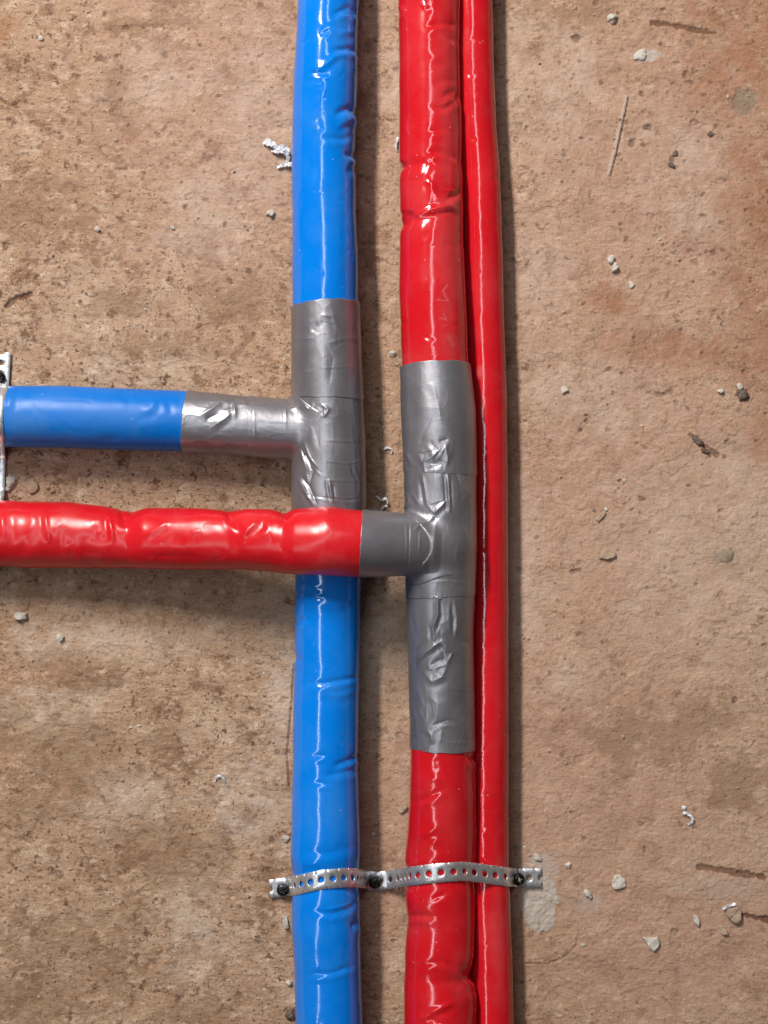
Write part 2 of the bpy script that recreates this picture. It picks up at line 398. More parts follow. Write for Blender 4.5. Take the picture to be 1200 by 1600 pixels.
fl = mesh_np('floor', V, F, M_FLOOR, attrs={k: v.ravel() for k, v in attrs.items()})
tag(fl, kind='structure')
def floor_z(px, py):
    i = min(max(int(np.searchsorted(gx, px)), 0), nx-1); j = min(max(int(np.searchsorted(gy, py)), 0), ny-1)
    return float(Z[j, i])

# ------------------------------------------------------------------ tubes
def smooth1(a, n):
    k = np.hanning(n*2+1); k /= k.sum()
    return np.convolve(np.pad(a, n, mode='edge'), k, mode='valid')
class Run:
    """a pipe run: table rows (s, lo, hi, z) in photo units, z None = resting on the floor"""
    def __init__(self, axis, table, sm=9):
        self.axis = axis
        t = np.array([[r[0], r[1], r[2], (r[3] if r[3] is not None else (r[2]-r[1])/2*S-0.0006)] for r in table], float)
        self.s = np.arange(t[0, 0], t[-1, 0]+1, 1.0)
        self.lo, self.hi, self.z = [np.interp(self.s, t[:, 0], t[:, i]) for i in (1, 2, 3)]
        self.lo, self.hi = smooth1(self.lo, sm), smooth1(self.hi, sm); self.z = smooth1(self.z, 60)
    def at(self, s):
        lo, hi, z = [np.interp(s, self.s, a) for a in (self.lo, self.hi, self.z)]
        k = (1-z/H)*S; c = (lo+hi)/2; R = (hi-lo)/2*k
        if self.axis == 'y': return np.stack([(c-600)*k, (800-s)*k, z], -1), R
        return np.stack([(s-600)*k, (800-c)*k, z], -1), R

def tube(run, s0, s1, name, mat, parent, roff=0.0, strokes=(), seed=1, amp=1.0, edge0=None, edge1=None, others=(), step=1.3, marks=(), scuffs_glare=(), nth=168, rag=0.0, noise_scale=1.0, puffs=(), curve0=0.0):
    if name == 'duct_tape': nth, step = 300, 0.9
    lo, hi = max(s0, -60), min(s1, 1660)
    ss = []
    if s0 < lo: ss.append(np.arange(s0, lo, 8.0))
    ss.append(np.arange(lo, hi, step))
    if s1 > hi: ss.append(np.arange(hi, s1, 8.0))
    ss = np.concatenate(ss+[[s1]])
    th = np.linspace(0, 2*math.pi, nth, endpoint=False)
    SS, TH = np.meshgrid(ss, th, indexing='ij')
    t = (SS-s0)/(s1-s0)
    # slanted / ragged ends
    sh = np.zeros_like(SS)
    fall0 = np.exp(-(SS-s0)/12.0); fall1 = np.exp(-(s1-SS)/12.0)
    if edge0 is not None: sh += fall0*(edge0*np.sin(TH)+curve0*(1-np.cos(TH))+rag*vnoise(TH*4, TH*0+seed, None, seed))
    if edge1 is not None: sh += fall1*(edge1*np.sin(TH)+rag*vnoise(TH*4, TH*0+seed+9, None, seed+3))
    SS = SS+sh
    C, R = run.at(SS)
    is_tape = name == 'duct_tape'
    if run.axis == 'y': nvec = np.stack([np.sin(TH), 0*TH, np.cos(TH)], -1)
    else: nvec = np.stack([0*TH, np.sin(TH), np.cos(TH)], -1)
    R = R + roff*S
    p = C + nvec*R[..., None]
    if others:
        tt = np.zeros_like(R); kk = 9*S
        for it in range(14):
            q = C + nvec*(R+tt)[..., None]
            f = tt.copy()
            for a, b, ro in others:
                a_, b_ = np.array(a), np.array(b); ab = b_-a_
                u = np.clip(((q-a_)@ab)/(ab@ab), 0, 1)
                d = np.linalg.norm(q-a_-u[..., None]*ab, axis=-1)-ro
                h = np.clip(0.5+0.5*(f-d)/kk, 0, 1)
                f = f*(1-h)+d*h-kk*h*(1-h)
            tt = np.clip(tt-f*0.7, 0, 14*S)
        R = R+tt; p = C + nvec*R[..., None]
    up = sstep(nvec[..., 2], -0.35, 0.05)
    zz = p[..., 2]; PX = 600+p[..., 0]/(S*(1-zz/H)); PY = 800-p[..., 1]/(S*(1-zz/H))
    f = noise_scale
    disp = amp*(0.75*vnoise(SS/(70*f), 1.5*np.cos(TH), 1.5*np.sin(TH)+seed*7.7, seed) + 0.38*vnoise(SS/(27*f), 2.4*np.cos(TH), 2.4*np.sin(TH)+seed*3.1, seed+5)
                + 0.03*vnoise(SS/(11*f), 4.5*np.cos(TH), 4.5*np.sin(TH), seed+9))
    # slack film: pointed folds, mostly running across the pipe
    wob = 0.8*vnoise(SS/45, 2*np.cos(TH), 2*np.sin(TH)+seed, seed+31)
    if is_tape:
        rn = 1-np.abs(vnoise(SS/26+wob, 2.2*np.cos(TH)+wob, 2.2*np.sin(TH)+seed, seed+40)); rm = 1-np.abs(vnoise(SS/50+0.5*TH, 3.4*np.cos(TH)-wob, 3.4*np.sin(TH)+seed, seed+41))
        disp = disp + amp*(0.5*rn**5 + 0.4*rm**6)*(0.4+0.6*sstep(vnoise(SS/60, 1.2*np.cos(TH), 1.2*np.sin(TH), seed+43), -0.3, 0.4))
    else:
        rn = 1-np.abs(vnoise(SS/30+wob+0.35*TH, 0.9*np.cos(TH), 0.9*np.sin(TH)+seed, seed+40))
        disp = disp - amp*0.6*rn**7*sstep(vnoise(SS/55, 1.3*np.cos(TH), 1.3*np.sin(TH), seed+43), 0.0, 0.5)
    if strokes: disp = disp + stroke_field(PX, PY, strokes, is_tape)*up*(0.95 if is_tape else 0.84)
    for x, y, r, h in puffs:
        disp = disp + h*np.exp(-((PX-x)**2+(PY-y)**2)/(r*r))*up
    p = p + nvec*(disp*S)[..., None]
    at = {'mark': np.zeros_like(SS), 'scuff_glare': np.zeros_like(SS)}
    for pts, a, w in marks:
        d = seg_dist(PX, PY, pts); at['mark'] = np.maximum(at['mark'], a*(1-sstep(d, w*0.6, w*1.4))*(nvec[..., 2] > 0))
    for x, y, rx, ry, a in scuffs_glare:
        d = np.hypot((PX-x)/rx, (PY-y)/ry)+0.35*vnoise(PX/14, PY/30, None, 3)
        at['scuff_glare'] = np.maximum(at['scuff_glare'], a*0.75*(1-sstep(d, 0.3, 1.3))*(nvec[..., 2] > -0.2))
    # turn the rim in at both ends so that edges show a thickness
    rows = [p]; a_rows = at
    lipw = 1.6*S
    r0 = p[0] - nvec[0]*lipw; r1 = p[-1] - nvec[-1]*lipw
    p = np.concatenate([r0[None], p, r1[None]], 0)
    at = {k: np.concatenate([v[:1], v, v[-1:]], 0).ravel() for k, v in at.items()}
    n, m = p.shape[:2]
    I = np.arange(n*m).reshape(n, m); J = np.roll(I, -1, axis=1)
    if run.axis == 'y': F = np.stack([I[:-1], J[:-1], J[1:], I[1:]], -1)
    else: F = np.stack([I[:-1], I[1:], J[1:], J[:-1]], -1)
    F = F.reshape(-1, 4)[:, ::-1]
    # outward orientation check
    v = p.reshape(-1, 3); f0 = F[len(F)//2]
    nn = np.cross(v[f0[1]]-v[f0[0]], v[f0[2]]-v[f0[0]])
    cc, _ = run.at(np.array([(s0+s1)/2])); 
    if nn @ (v[f0[0]]-cc[0]) < 0: F = F[:, ::-1]
    loc = tuple(v.mean(0))
    return mesh_np(name, v, F, mat, parent, attrs=at, loc=loc)

E = 2600  # how far runs go on beyond the frame
blue = Run('y', [(-1800, 466, 562, None), (-40, 466, 562, None), (0, 466, 562, None), (50, 463, 560, None), (120, 459, 560, None), (200, 457, 557, None), (240, 456, 555, None), (330, 456, 557, None),
    (400, 457, 560, None), (475, 457, 560, None), (560, 458, 563, .0205), (620, 458, 566, .0205), (700, 457, 570, .0205), (780, 456, 571, .0205), (850, 458, 568, .0205), (905, 461, 565, .0205), (960, 460, 563, None),
    (1030, 461, 562, None), (1100, 458, 561, None), (1200, 457, 560, None), (1300, 455, 563, None), (1335, 453, 563, None), (1375, 457, 561, None), (1450, 456, 564, None),
    (1520, 460, 565, None), (1600, 462, 567, None), (3400, 470, 572, None)])
blue_b = Run('x', [(-1800, 604, 700, None), (8, 603, 698, None), (100, 603, 700, None), (200, 607, 703, None), (290, 611, 706, None), (380, 620, 710, .0195), (440, 626, 715, .0200), (520, 628, 718, .0205)])
red = Run('y', [(-1800, 620, 718, .021), (0, 622, 720, .022), (100, 623, 719, .0225), (200, 624, 722, .023), (255, 624, 722, .024), (265, 627, 723, .024), (280, 624, 724, .0245), (330, 625, 724, .026), (350, 628, 724, .026), (365, 625, 724, .026), (450, 623, 728, .0275), (560, 627, 732, .030),
    (640, 629, 741, .032), (735, 633, 743, .034), (850, 634, 743, .035), (900, 636, 741, .034), (1000, 638, 739, .031), (1100, 640, 741, .028), (1165, 641, 742, .0265), (1250, 640, 744, .0245),
    (1300, 637, 745, .022), (1342, 632, 745, .021), (1372, 636, 742, .0205), (1400, 633, 742, .021), (1440, 637, 743, .0215), (1490, 633, 742, .022), (1520, 632, 736, .022), (1550, 631, 744, .022), (1600, 631, 745, .022), (3400, 640, 750, .022)], sm=7)
red_b = Run('x', [(-1800, 786, 884, .021), (0, 783, 885, .021), (40, 783, 887, .022), (110, 784, 888, .024), (170, 793, 888, .027), (205, 800, 888, .029), (228, 793, 889, .031), (320, 794, 890, .038), (362, 798, 890, .042), (385, 795, 891, .044), (420, 796, 893, .048), (445, 801, 896, .050),
    (460, 795, 898, .052), (510, 791, 900, .0555), (565, 797, 901, .0545), (640, 803, 899, .046), (720, 806, 897, .036)], sm=6)
side = Run('y', [(-1800, 700, 766, .0128), (0, 704, 770, .0128), (100, 706, 772, .0128), (200, 710, 776, .0128), (270, 716, 782, .0128), (400, 720, 786, .0128), (500, 722, 788, .0128), (600, 726, 792, .0128), (700, 727, 793, .0128),
    (850, 728, 794, .0128), (1000, 729, 795, .0128), (1150, 729, 795, .0128), (1300, 729, 795, .0128), (1400, 731, 797, .0128), (1500, 734, 801, .0128), (1600, 736, 803, .0128), (3400, 740, 808, .0128)])

# --- blue pipe
B = empty('insulated_pipe', P(510, 800, 0)); tag(B, 'blue sleeved tee pipe with grey taped joint and short blue branch to the left', 'pipe')
blue_str = [
    ([(520, 22), (545, 12), (562, 25)], -3, 5), ([(500, 36), (530, 52), (560, 48)], 1.6, 6), ([(520, 78), (545, 76), (562, 82)], -4, 5), ([(485, 110), (503, 104), (530, 84)], 2.4, 5), ([(482, 113), (515, 116)], -1.8, 3.5), ([(500, 55), (515, 48)], -1.5, 4),
    ([(525, 176), (545, 170), (562, 178)], -5, 6), ([(505, 215), (535, 217), (550, 212)], -2, 5), ([(527, 196), (548, 186), (560, 196)], 2.2, 5), ([(538, 240), (552, 244), (565, 238)], -4, 5), ([(495, 185), (503, 205)], -1.6, 5), ([(540, 268), (560, 265)], -1.5, 6),
    ([(500, 130), (510, 145)], 1.0, 7)]
tube(blue, -1800, 482, 'pipe_sleeve', M_BLUE, B, strokes=blue_str, seed=2, amp=0.8, scuffs_glare=[(540, 60, 25, 60, 0.18), (548, 220, 15, 60, 0.2)])
blue_low = [([(470, 935), (495, 931), (520, 937), (555, 930)], -2.2, 6), ([(470, 913), (500, 916)], 1.6, 4), ([(460, 975), (475, 965)], -3, 5), ([(530, 952), (562, 940)], -1.5, 7), ([(485, 1069), (510, 1067), (560, 1058)], -2.6, 4.5), ([(490, 1080), (530, 1088), (560, 1078)], 1.0, 6),
    ([(455, 1025), (470, 1032)], -2.5, 6), ([(505, 1215), (535, 1205), (560, 1203)], -2.2, 6), ([(520, 1198), (545, 1188), (562, 1180)], -3.5, 5), ([(490, 1222), (520, 1226)], -1.3, 4), ([(485, 1182), (510, 1180)], -1.5, 4),
    ([(475, 1330), (510, 1333), (555, 1322)], -1.5, 7), ([(470, 1352), (500, 1350)], 1.0, 6), ([(490, 1424), (520, 1428), (545, 1420), (560, 1408)], -2.4, 5), ([(485, 1523), (520, 1520), (555, 1508)], -2.2, 4.5), ([(548, 1450), (560, 1440)], -3, 6), ([(490, 1510), (500, 1512)], 0.8, 5),
    ([(440, 1384), (500, 1375), (575, 1372)], -3.2, 19), ([(478, 930), (505, 929)], 1.5, 3)]
tube(blue, 868, 3400, 'pipe_sleeve', M_BLUE, B, strokes=blue_low, seed=4, amp=0.7, scuffs_glare=[(530, 1260, 30, 60, 0.15), (530, 1080, 25, 30, 0.14), (480, 1270, 20, 40, 0.12), (545, 1420, 14, 40, 0.2)])
blue_br = [([(225, 645), (238, 636), (243, 622)], 1.6, 6), ([(215, 655), (245, 650)], -1.2, 6), ([(12, 640), (18, 615)], 1.6, 6), ([(150, 690), (190, 685)], -1, 7), ([(262, 620), (268, 650)], -0.9, 6), ([(185, 610), (205, 625)], -0.9, 6)]
tube(blue_b, -1800, 299, 'pipe_sleeve', M_BLUE_DUSTY, B, strokes=blue_br, seed=6, amp=0.55, scuffs_glare=[(40, 660, 40, 30, 0.45), (80, 630, 70, 22, 0.3), (160, 655, 120, 25, 0.22), (90, 680, 90, 12, 0.25), (285, 650, 6, 40, 0.3)])
def seg_of(run, s0, s1, extra=1.0):
    (c0,), (r0,) = [a for a in run.at(np.array([s0]))]; (c1,), (r1,) = [a for a in run.at(np.array([s1]))]
    return (c0, c1, (r0+r1)/2+extra*S)
bo = [seg_of(blue_b, 380, 500, 1.2)]
tb1 = [([(497, 500), (503, 492), (520, 495), (528, 508)], 1.4, 4), ([(495, 505), (488, 518)], -1.0, 5), ([(515, 535), (540, 528), (562, 530)], 0.8, 3.5), ([(510, 540), (520, 560), (515, 600)], -0.9, 6), ([(458, 530), (490, 528)], 0.5, 3), ([(500, 575), (560, 572)], 0.35, 2)]
tube(blue, 474, 624, 'duct_tape', M_TAPE, B, roff=2.4, strokes=tb1, seed=8, amp=0.7, curve0=5, edge0=-4, edge1=2, rag=1.0)
tb2 = [([(472, 628), (483, 640), (490, 634)], 2.6, 3.2), ([(505, 632), (513, 640), (506, 652)], 2.4, 3), ([(490, 655), (495, 672), (498, 700)], -1.2, 4), ([(470, 692), (478, 715), (488, 735), (484, 757)], -3.0, 2.6), ([(474, 690), (486, 718), (504, 742)], 2.6, 2.6),
       ([(480, 716), (496, 732), (505, 742)], -2.2, 2.4), ([(467, 748), (478, 770), (490, 788)], 2.6, 2.8), ([(472, 745), (484, 762), (494, 786)], -2.4, 2.4), ([(514, 750), (517, 770), (520, 786)], 2.4, 2.4), ([(520, 756), (523, 780)], -1.6, 2.4),
       ([(551, 722), (555, 736), (561, 748)], 1.8, 2.4), ([(548, 724), (552, 740), (558, 750)], -1.3, 2.2), ([(510, 720), (540, 724), (570, 720)], 0.5, 1.8), ([(505, 750), (560, 752)], 0.5, 1.8), ([(510, 688), (560, 690)], 0.5, 1.8), ([(470, 772), (540, 782), (572, 778)], -0.8, 2.2),
       ([(560, 650), (562, 780)], 0.5, 2), ([(468, 640), (470, 690)], -1.2, 4)]
tube(blue, 612, 872, 'duct_tape', M_TAPE, B, roff=1.3, strokes=tb2, seed=9, amp=0.8, edge0=-4, edge1=2, rag=0.8, others=bo)
tc = [([(312, 650), (330, 640), (345, 628), (362, 624)], 2.6, 5), ([(330, 668), (350, 655), (368, 640)], 1.8, 5), ([(322, 655), (345, 645)], -1.4, 4), ([(366, 628), (368, 655)], 1.8, 3), ([(375, 622), (385, 632), (372, 636)], 1.0, 4), ([(345, 690), (400, 695)], 0.4, 2)]
tube(blue_b, 290, 396, 'duct_tape', M_TAPE, B, roff=1.2, strokes=tc, seed=10, amp=0.9, edge0=4, edge1=1, rag=0.8)
td = [([(446, 633), (447, 672)], 0.7, 1.6), ([(397, 640), (398, 690)], 0.5, 1.6), ([(455, 640), (475, 632)], 1.4, 3.5), ([(400, 660), (445, 664)], -0.3, 4)]
tube(blue_b, 391, 500, 'duct_tape', M_TAPE, B, roff=2.3, strokes=td, seed=11, amp=0.6, edge0=1, edge1=0, rag=0.6, others=[seg_of(blue, 560, 800, 2.0)])

# --- red pipe
Rd = empty('insulated_pipe', P(690, 850, 0)); tag(Rd, 'thick red sleeved tee pipe with grey taped joint, its red branch crossing the blue pipe', 'pipe')
red_str = [([(623, 8), (632, 20), (628, 32)], 2.2, 5), ([(660, 12), (668, 5)], 1.5, 5), ([(665, 42), (690, 36), (715, 40)], -1.6, 5), ([(680, 128), (700, 124), (720, 130)], -1.1, 6), ([(672, 168), (695, 170), (722, 150)], -1.6, 5), ([(690, 150), (712, 142), (722, 158)], -2.6, 6),
    ([(665, 238), (690, 236), (722, 252)], -2.0, 5), ([(680, 292), (700, 310), (724, 300)], -4.2, 6), ([(652, 336), (672, 328), (700, 322), (718, 328)], 3.2, 5), ([(625, 332), (640, 328), (636, 345), (628, 358)], -4.0, 6), ([(622, 255), (630, 265)], -4, 6), ([(645, 325), (655, 340)], 2.0, 5),
    ([(668, 282), (680, 294)], 1.6, 4), ([(700, 60), (722, 66)], -1.3, 5), ([(670, 345), (665, 375)], -0.8, 7), ([(660, 525), (680, 530)], -0.9, 4), ([(690, 380), (715, 384)], -0.7, 5), ([(623, 500), (632, 510)], -1.3, 6), ([(670, 95), (690, 88)], 0.9, 6), ([(668, 205), (700, 200)], -0.9, 5)]
red_marks = [([(699, 445), (692, 455), (700, 470)], 0.9, 1.3), ([(700, 470), (683, 468)], 0.75, 1.1), ([(693, 490), (698, 500), (688, 497)], 0.7, 1.2), ([(690, 510), (697, 508)], 0.4, 1.0), ([(700, 525), (708, 540)], 0.45, 2.2), ([(675, 540), (682, 555)], 0.3, 2)]
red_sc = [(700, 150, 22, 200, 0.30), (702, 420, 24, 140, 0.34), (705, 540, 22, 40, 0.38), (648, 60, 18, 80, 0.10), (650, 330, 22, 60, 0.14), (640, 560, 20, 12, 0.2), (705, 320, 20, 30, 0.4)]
tube(red, -1800, 580, 'pipe_sleeve', M_RED, Rd, strokes=red_str, seed=14, amp=0.85, marks=red_marks, scuffs_glare=red_sc)
red_low = [([(640, 1255), (665, 1248), (695, 1232)], -1.6, 5), ([(680, 1185), (684, 1205)], -0.9, 6), ([(668, 1215), (700, 1220)], 0.8, 6), ([(728, 1178), (742, 1186), (748, 1178)], -4.5, 6), ([(640, 1312), (665, 1302), (690, 1290)], 1.4, 7), ([(632, 1340), (660, 1332), (700, 1325)], -1.0, 8), ([(675, 1320), (686, 1308)], 0.9, 5),
    ([(634, 1432), (660, 1430), (680, 1434)], -2.6, 5), ([(675, 1405), (688, 1400), (700, 1392)], -1.6, 4.5), ([(690, 1440), (700, 1452)], -1.0, 5), ([(660, 1506), (690, 1502), (715, 1512)], -1.5, 5), ([(668, 1585), (690, 1575), (708, 1566)], 2.6, 5), ([(655, 1592), (672, 1588)], 1.8, 5),
    ([(722, 1520), (738, 1526), (746, 1518)], -5, 7), ([(725, 1545), (740, 1560), (742, 1590)], 2.0, 8), ([(700, 1530), (720, 1545)], -1.6, 6), ([(615, 1372), (679, 1364), (724, 1361), (760, 1364)], -3.5, 20), ([(665, 1590), (690, 1600)], -1.8, 4), ([(634, 1450), (640, 1500)], 0.8, 8)]
tube(red, 1160, 3400, 'pipe_sleeve', M_RED, Rd, strokes=red_low, seed=16, amp=0.85, scuffs_glare=[(660, 1440, 30, 40, 0.15), (720, 1520, 20, 60, 0.15), (705, 1290, 30, 50, 0.1), (732, 1225, 8, 40, 0.2)])
rb = [([(95, 805), (98, 822), (100, 842)], 0, 4), ([(48, 800), (52, 815), (46, 835)], 1.3, 8), ([(70, 800), (73, 825), (78, 846)], 2.6, 4.5), ([(84, 830), (96, 815)], 1.0, 6), ([(90, 860), (98, 835), (120, 845)], -1.6, 8), ([(125, 840), (160, 842), (175, 838)], -1.2, 7), ([(170, 806), (174, 825), (176, 845)], 3.2, 4.5), ([(185, 795), (196, 815), (210, 805)], -3.2, 7),
    ([(140, 815), (165, 812)], 1.2, 7), ([(228, 838), (245, 828), (262, 815)], 2.2, 5), ([(225, 800), (215, 815), (222, 830)], 1.0, 8), ([(265, 840), (290, 846)], -1.3, 7), ([(298, 834), (315, 828)], 1.6, 4.5), ([(345, 812), (355, 806)], 1.5, 6), ([(350, 795), (368, 818), (378, 830)], -3.4, 6), ([(378, 838), (388, 826), (404, 812)], 3.6, 5), ([(395, 838), (410, 825), (412, 812)], -1.6, 5),
    ([(440, 797), (450, 810)], -3.0, 7), ([(492, 800), (514, 815), (520, 835)], 1.0, 7), ([(30, 870), (45, 840)], -1.2, 9), ([(205, 870), (260, 868), (330, 872)], -1.0, 7), ([(360, 885), (440, 888)], -1.6, 5), ([(130, 878), (150, 884), (170, 878)], -1.6, 6), ([(235, 822), (310, 812), (350, 822)], 1.1, 9), ([(3, 805), (5, 840)], 2.2, 5), ([(18, 800), (22, 850)], -1.4, 7),
    ([(460, 860), (540, 855)], -0.6, 9)]
tube(red_b, -1800, 572, 'pipe_sleeve', M_RED_SOFT, Rd, strokes=rb, seed=18, amp=0.9, noise_scale=0.8, scuffs_glare=[(95, 820, 90, 18, 0.22), (290, 825, 70, 14, 0.25), (365, 862, 10, 8, 0.22), (45, 812, 30, 12, 0.2), (520, 880, 50, 18, 0.25), (100, 875, 120, 10, 0.2)])
tr1 = [([(676, 600), (684, 630), (690, 660)], 0.9, 4.5), ([(640, 690), (636, 710), (645, 730)], 1.6, 4.5), ([(650, 710), (660, 722), (672, 716), (690, 700)], 2.4, 5.5), ([(662, 724), (664, 740)], 1.6, 3), ([(683, 715), (696, 698), (701, 725)], 2.4, 4.5), ([(686, 690), (700, 686)], -1.4, 4), ([(672, 730), (690, 725)], -1.3, 4),
       ([(705, 600), (735, 620)], -0.5, 8), ([(676, 650), (660, 680), (655, 700)], -1.2, 7), ([(672, 690), (690, 712)], -1.4, 4)]
tube(red, 568, 740, 'duct_tape', M_TAPE, Rd, roff=2.5, strokes=tr1, seed=20, amp=0.7, curve0=5, edge0=-2, edge1=3, rag=0.8)
ro = [seg_of(red_b, 600, 690, 0.8)]
tr2 = [([(660, 742), (664, 765), (667, 790)], 2.0, 3), ([(656, 750), (662, 790)], -1.4, 3), ([(699, 740), (701, 765), (703, 800)], 3.2, 2.6), ([(704, 745), (707, 795)], -2.2, 2.4), ([(715, 737), (722, 750), (730, 772), (724, 782)], 2.2, 2.4), ([(668, 790), (678, 802), (690, 790), (700, 780)], 2.0, 3.5), ([(675, 800), (682, 812)], -1.6, 3.5),
       ([(636, 770), (640, 785), (632, 795)], 2.0, 4), ([(645, 770), (656, 790)], 1.6, 3.5), ([(655, 822), (672, 812), (680, 806)], 1.6, 3), ([(656, 868), (664, 885), (668, 896)], 2.0, 3), ([(650, 870), (656, 890)], -1.3, 3), ([(680, 815), (678, 860), (676, 900)], 1.2, 5), ([(690, 830), (688, 900)], -1.0, 5), ([(716, 850), (712, 880)], 0.7, 3), ([(735, 760), (738, 900)], 0.6, 3),
       ([(640, 906), (700, 904), (740, 908)], -0.5, 2)]
tube(red, 728, 932, 'duct_tape', M_TAPE, Rd, roff=1.9, strokes=tr2, seed=21, amp=0.8, edge0=3, edge1=-3, rag=1.6, others=ro)
tr3 = [([(655, 928), (672, 928), (684, 934), (684, 960), (677, 980), (678, 1000)], 3.0, 2.6), ([(688, 938), (690, 962), (683, 985)], -2.2, 2.6), ([(709, 938), (713, 965), (712, 995)], 2.8, 2.4), ([(705, 945), (708, 990)], -1.4, 2.6), ([(650, 1035), (665, 1020), (680, 1008), (690, 1002)], 2.4, 4), ([(648, 1050), (650, 1020), (665, 1000)], -1.8, 4.5),
       ([(690, 1000), (697, 1010), (706, 1020), (698, 1040)], 2.6, 4), ([(660, 1050), (675, 1065), (690, 1058), (700, 1040)], 1.8, 5), ([(672, 1040), (690, 1030)], -1.6, 5), ([(652, 1070), (660, 1100), (655, 1130)], 1.3, 4.5), ([(672, 1088), (685, 1100), (680, 1130)], 1.0, 5), ([(668, 1140), (675, 1150), (676, 1162)], 1.8, 4), ([(690, 1140), (688, 1160)], 1.2, 4), ([(672, 1135), (700, 1125), (720, 1130)], -1.3, 4),
       ([(700, 1075), (740, 1080)], 0.4, 2), ([(643, 960), (650, 1000)], -1.2, 5), ([(648, 1110), (656, 1160)], 1.0, 4), ([(720, 1000), (738, 1010)], -0.6, 4), ([(700, 1160), (742, 1162)], 0.5, 3)]
tube(red, 925, 1169, 'duct_tape', M_TAPE, Rd, roff=1.0, strokes=tr3, seed=22, amp=1.1, edge0=1, edge1=2, rag=1.2)
tube(red_b, 564, 648, 'duct_tape', M_TAPE, Rd, roff=0.9, strokes=[([(634, 812), (636, 850), (634, 880)], 0.5, 1.6)], seed=23, amp=0.45, edge0=3, edge1=0, rag=0.7)
tube(red_b, 639, 705, 'duct_tape', M_TAPE, Rd, roff=1.5, strokes=[([(648, 828), (660, 816), (672, 812)], 1.6, 3), ([(656, 830), (655, 865)], 0.6, 1.6)], seed=24, amp=0.5, edge0=1, edge1=0, rag=0.5, others=[seg_of(red, 780, 900, 2.0)])

# --- slim red pipe
sd_str = [([(735, 60), (745, 64)], -0.5, 4), ([(728, 115), (745, 118)], -0.5, 4), ([(735, 215), (745, 218)], -0.5, 4), ([(740, 420), (752, 424)], -0.5, 4), ([(745, 628), (752, 640), (752, 660)], 1.2, 7), ([(750, 700), (765, 706)], -0.7, 5), ([(755, 860), (765, 866)], -0.6, 5), ([(752, 1010), (765, 1016)], -0.5, 5), ([(750, 1240), (765, 1250)], -0.7, 5), ([(772, 275), (786, 280)], -1.0, 6), ([(715, 1363), (757, 1365), (815, 1371)], -2.6, 18), ([(745, 1290), (760, 1296)], -0.6, 5)]
sp = tube(side, -1800, 3400, 'insulated_pipe', M_RED, None, strokes=sd_str, seed=27, amp=0.42, noise_scale=0.6, nth=128, scuffs_glare=[(750, 582, 8, 12, 0.6), (765, 440, 20, 40, 0.15), (778, 1450, 14, 120, 0.3), (785, 900, 8, 200, 0.15), (755, 650, 8, 30, 0.3), (780, 1050, 12, 120, 0.12)])  # spots beside the upper tape paint reflected glare into the film; others are scuffs
tag(sp, 'slim plain red sleeved pipe running along the right side of the thick red pipe', 'pipe')

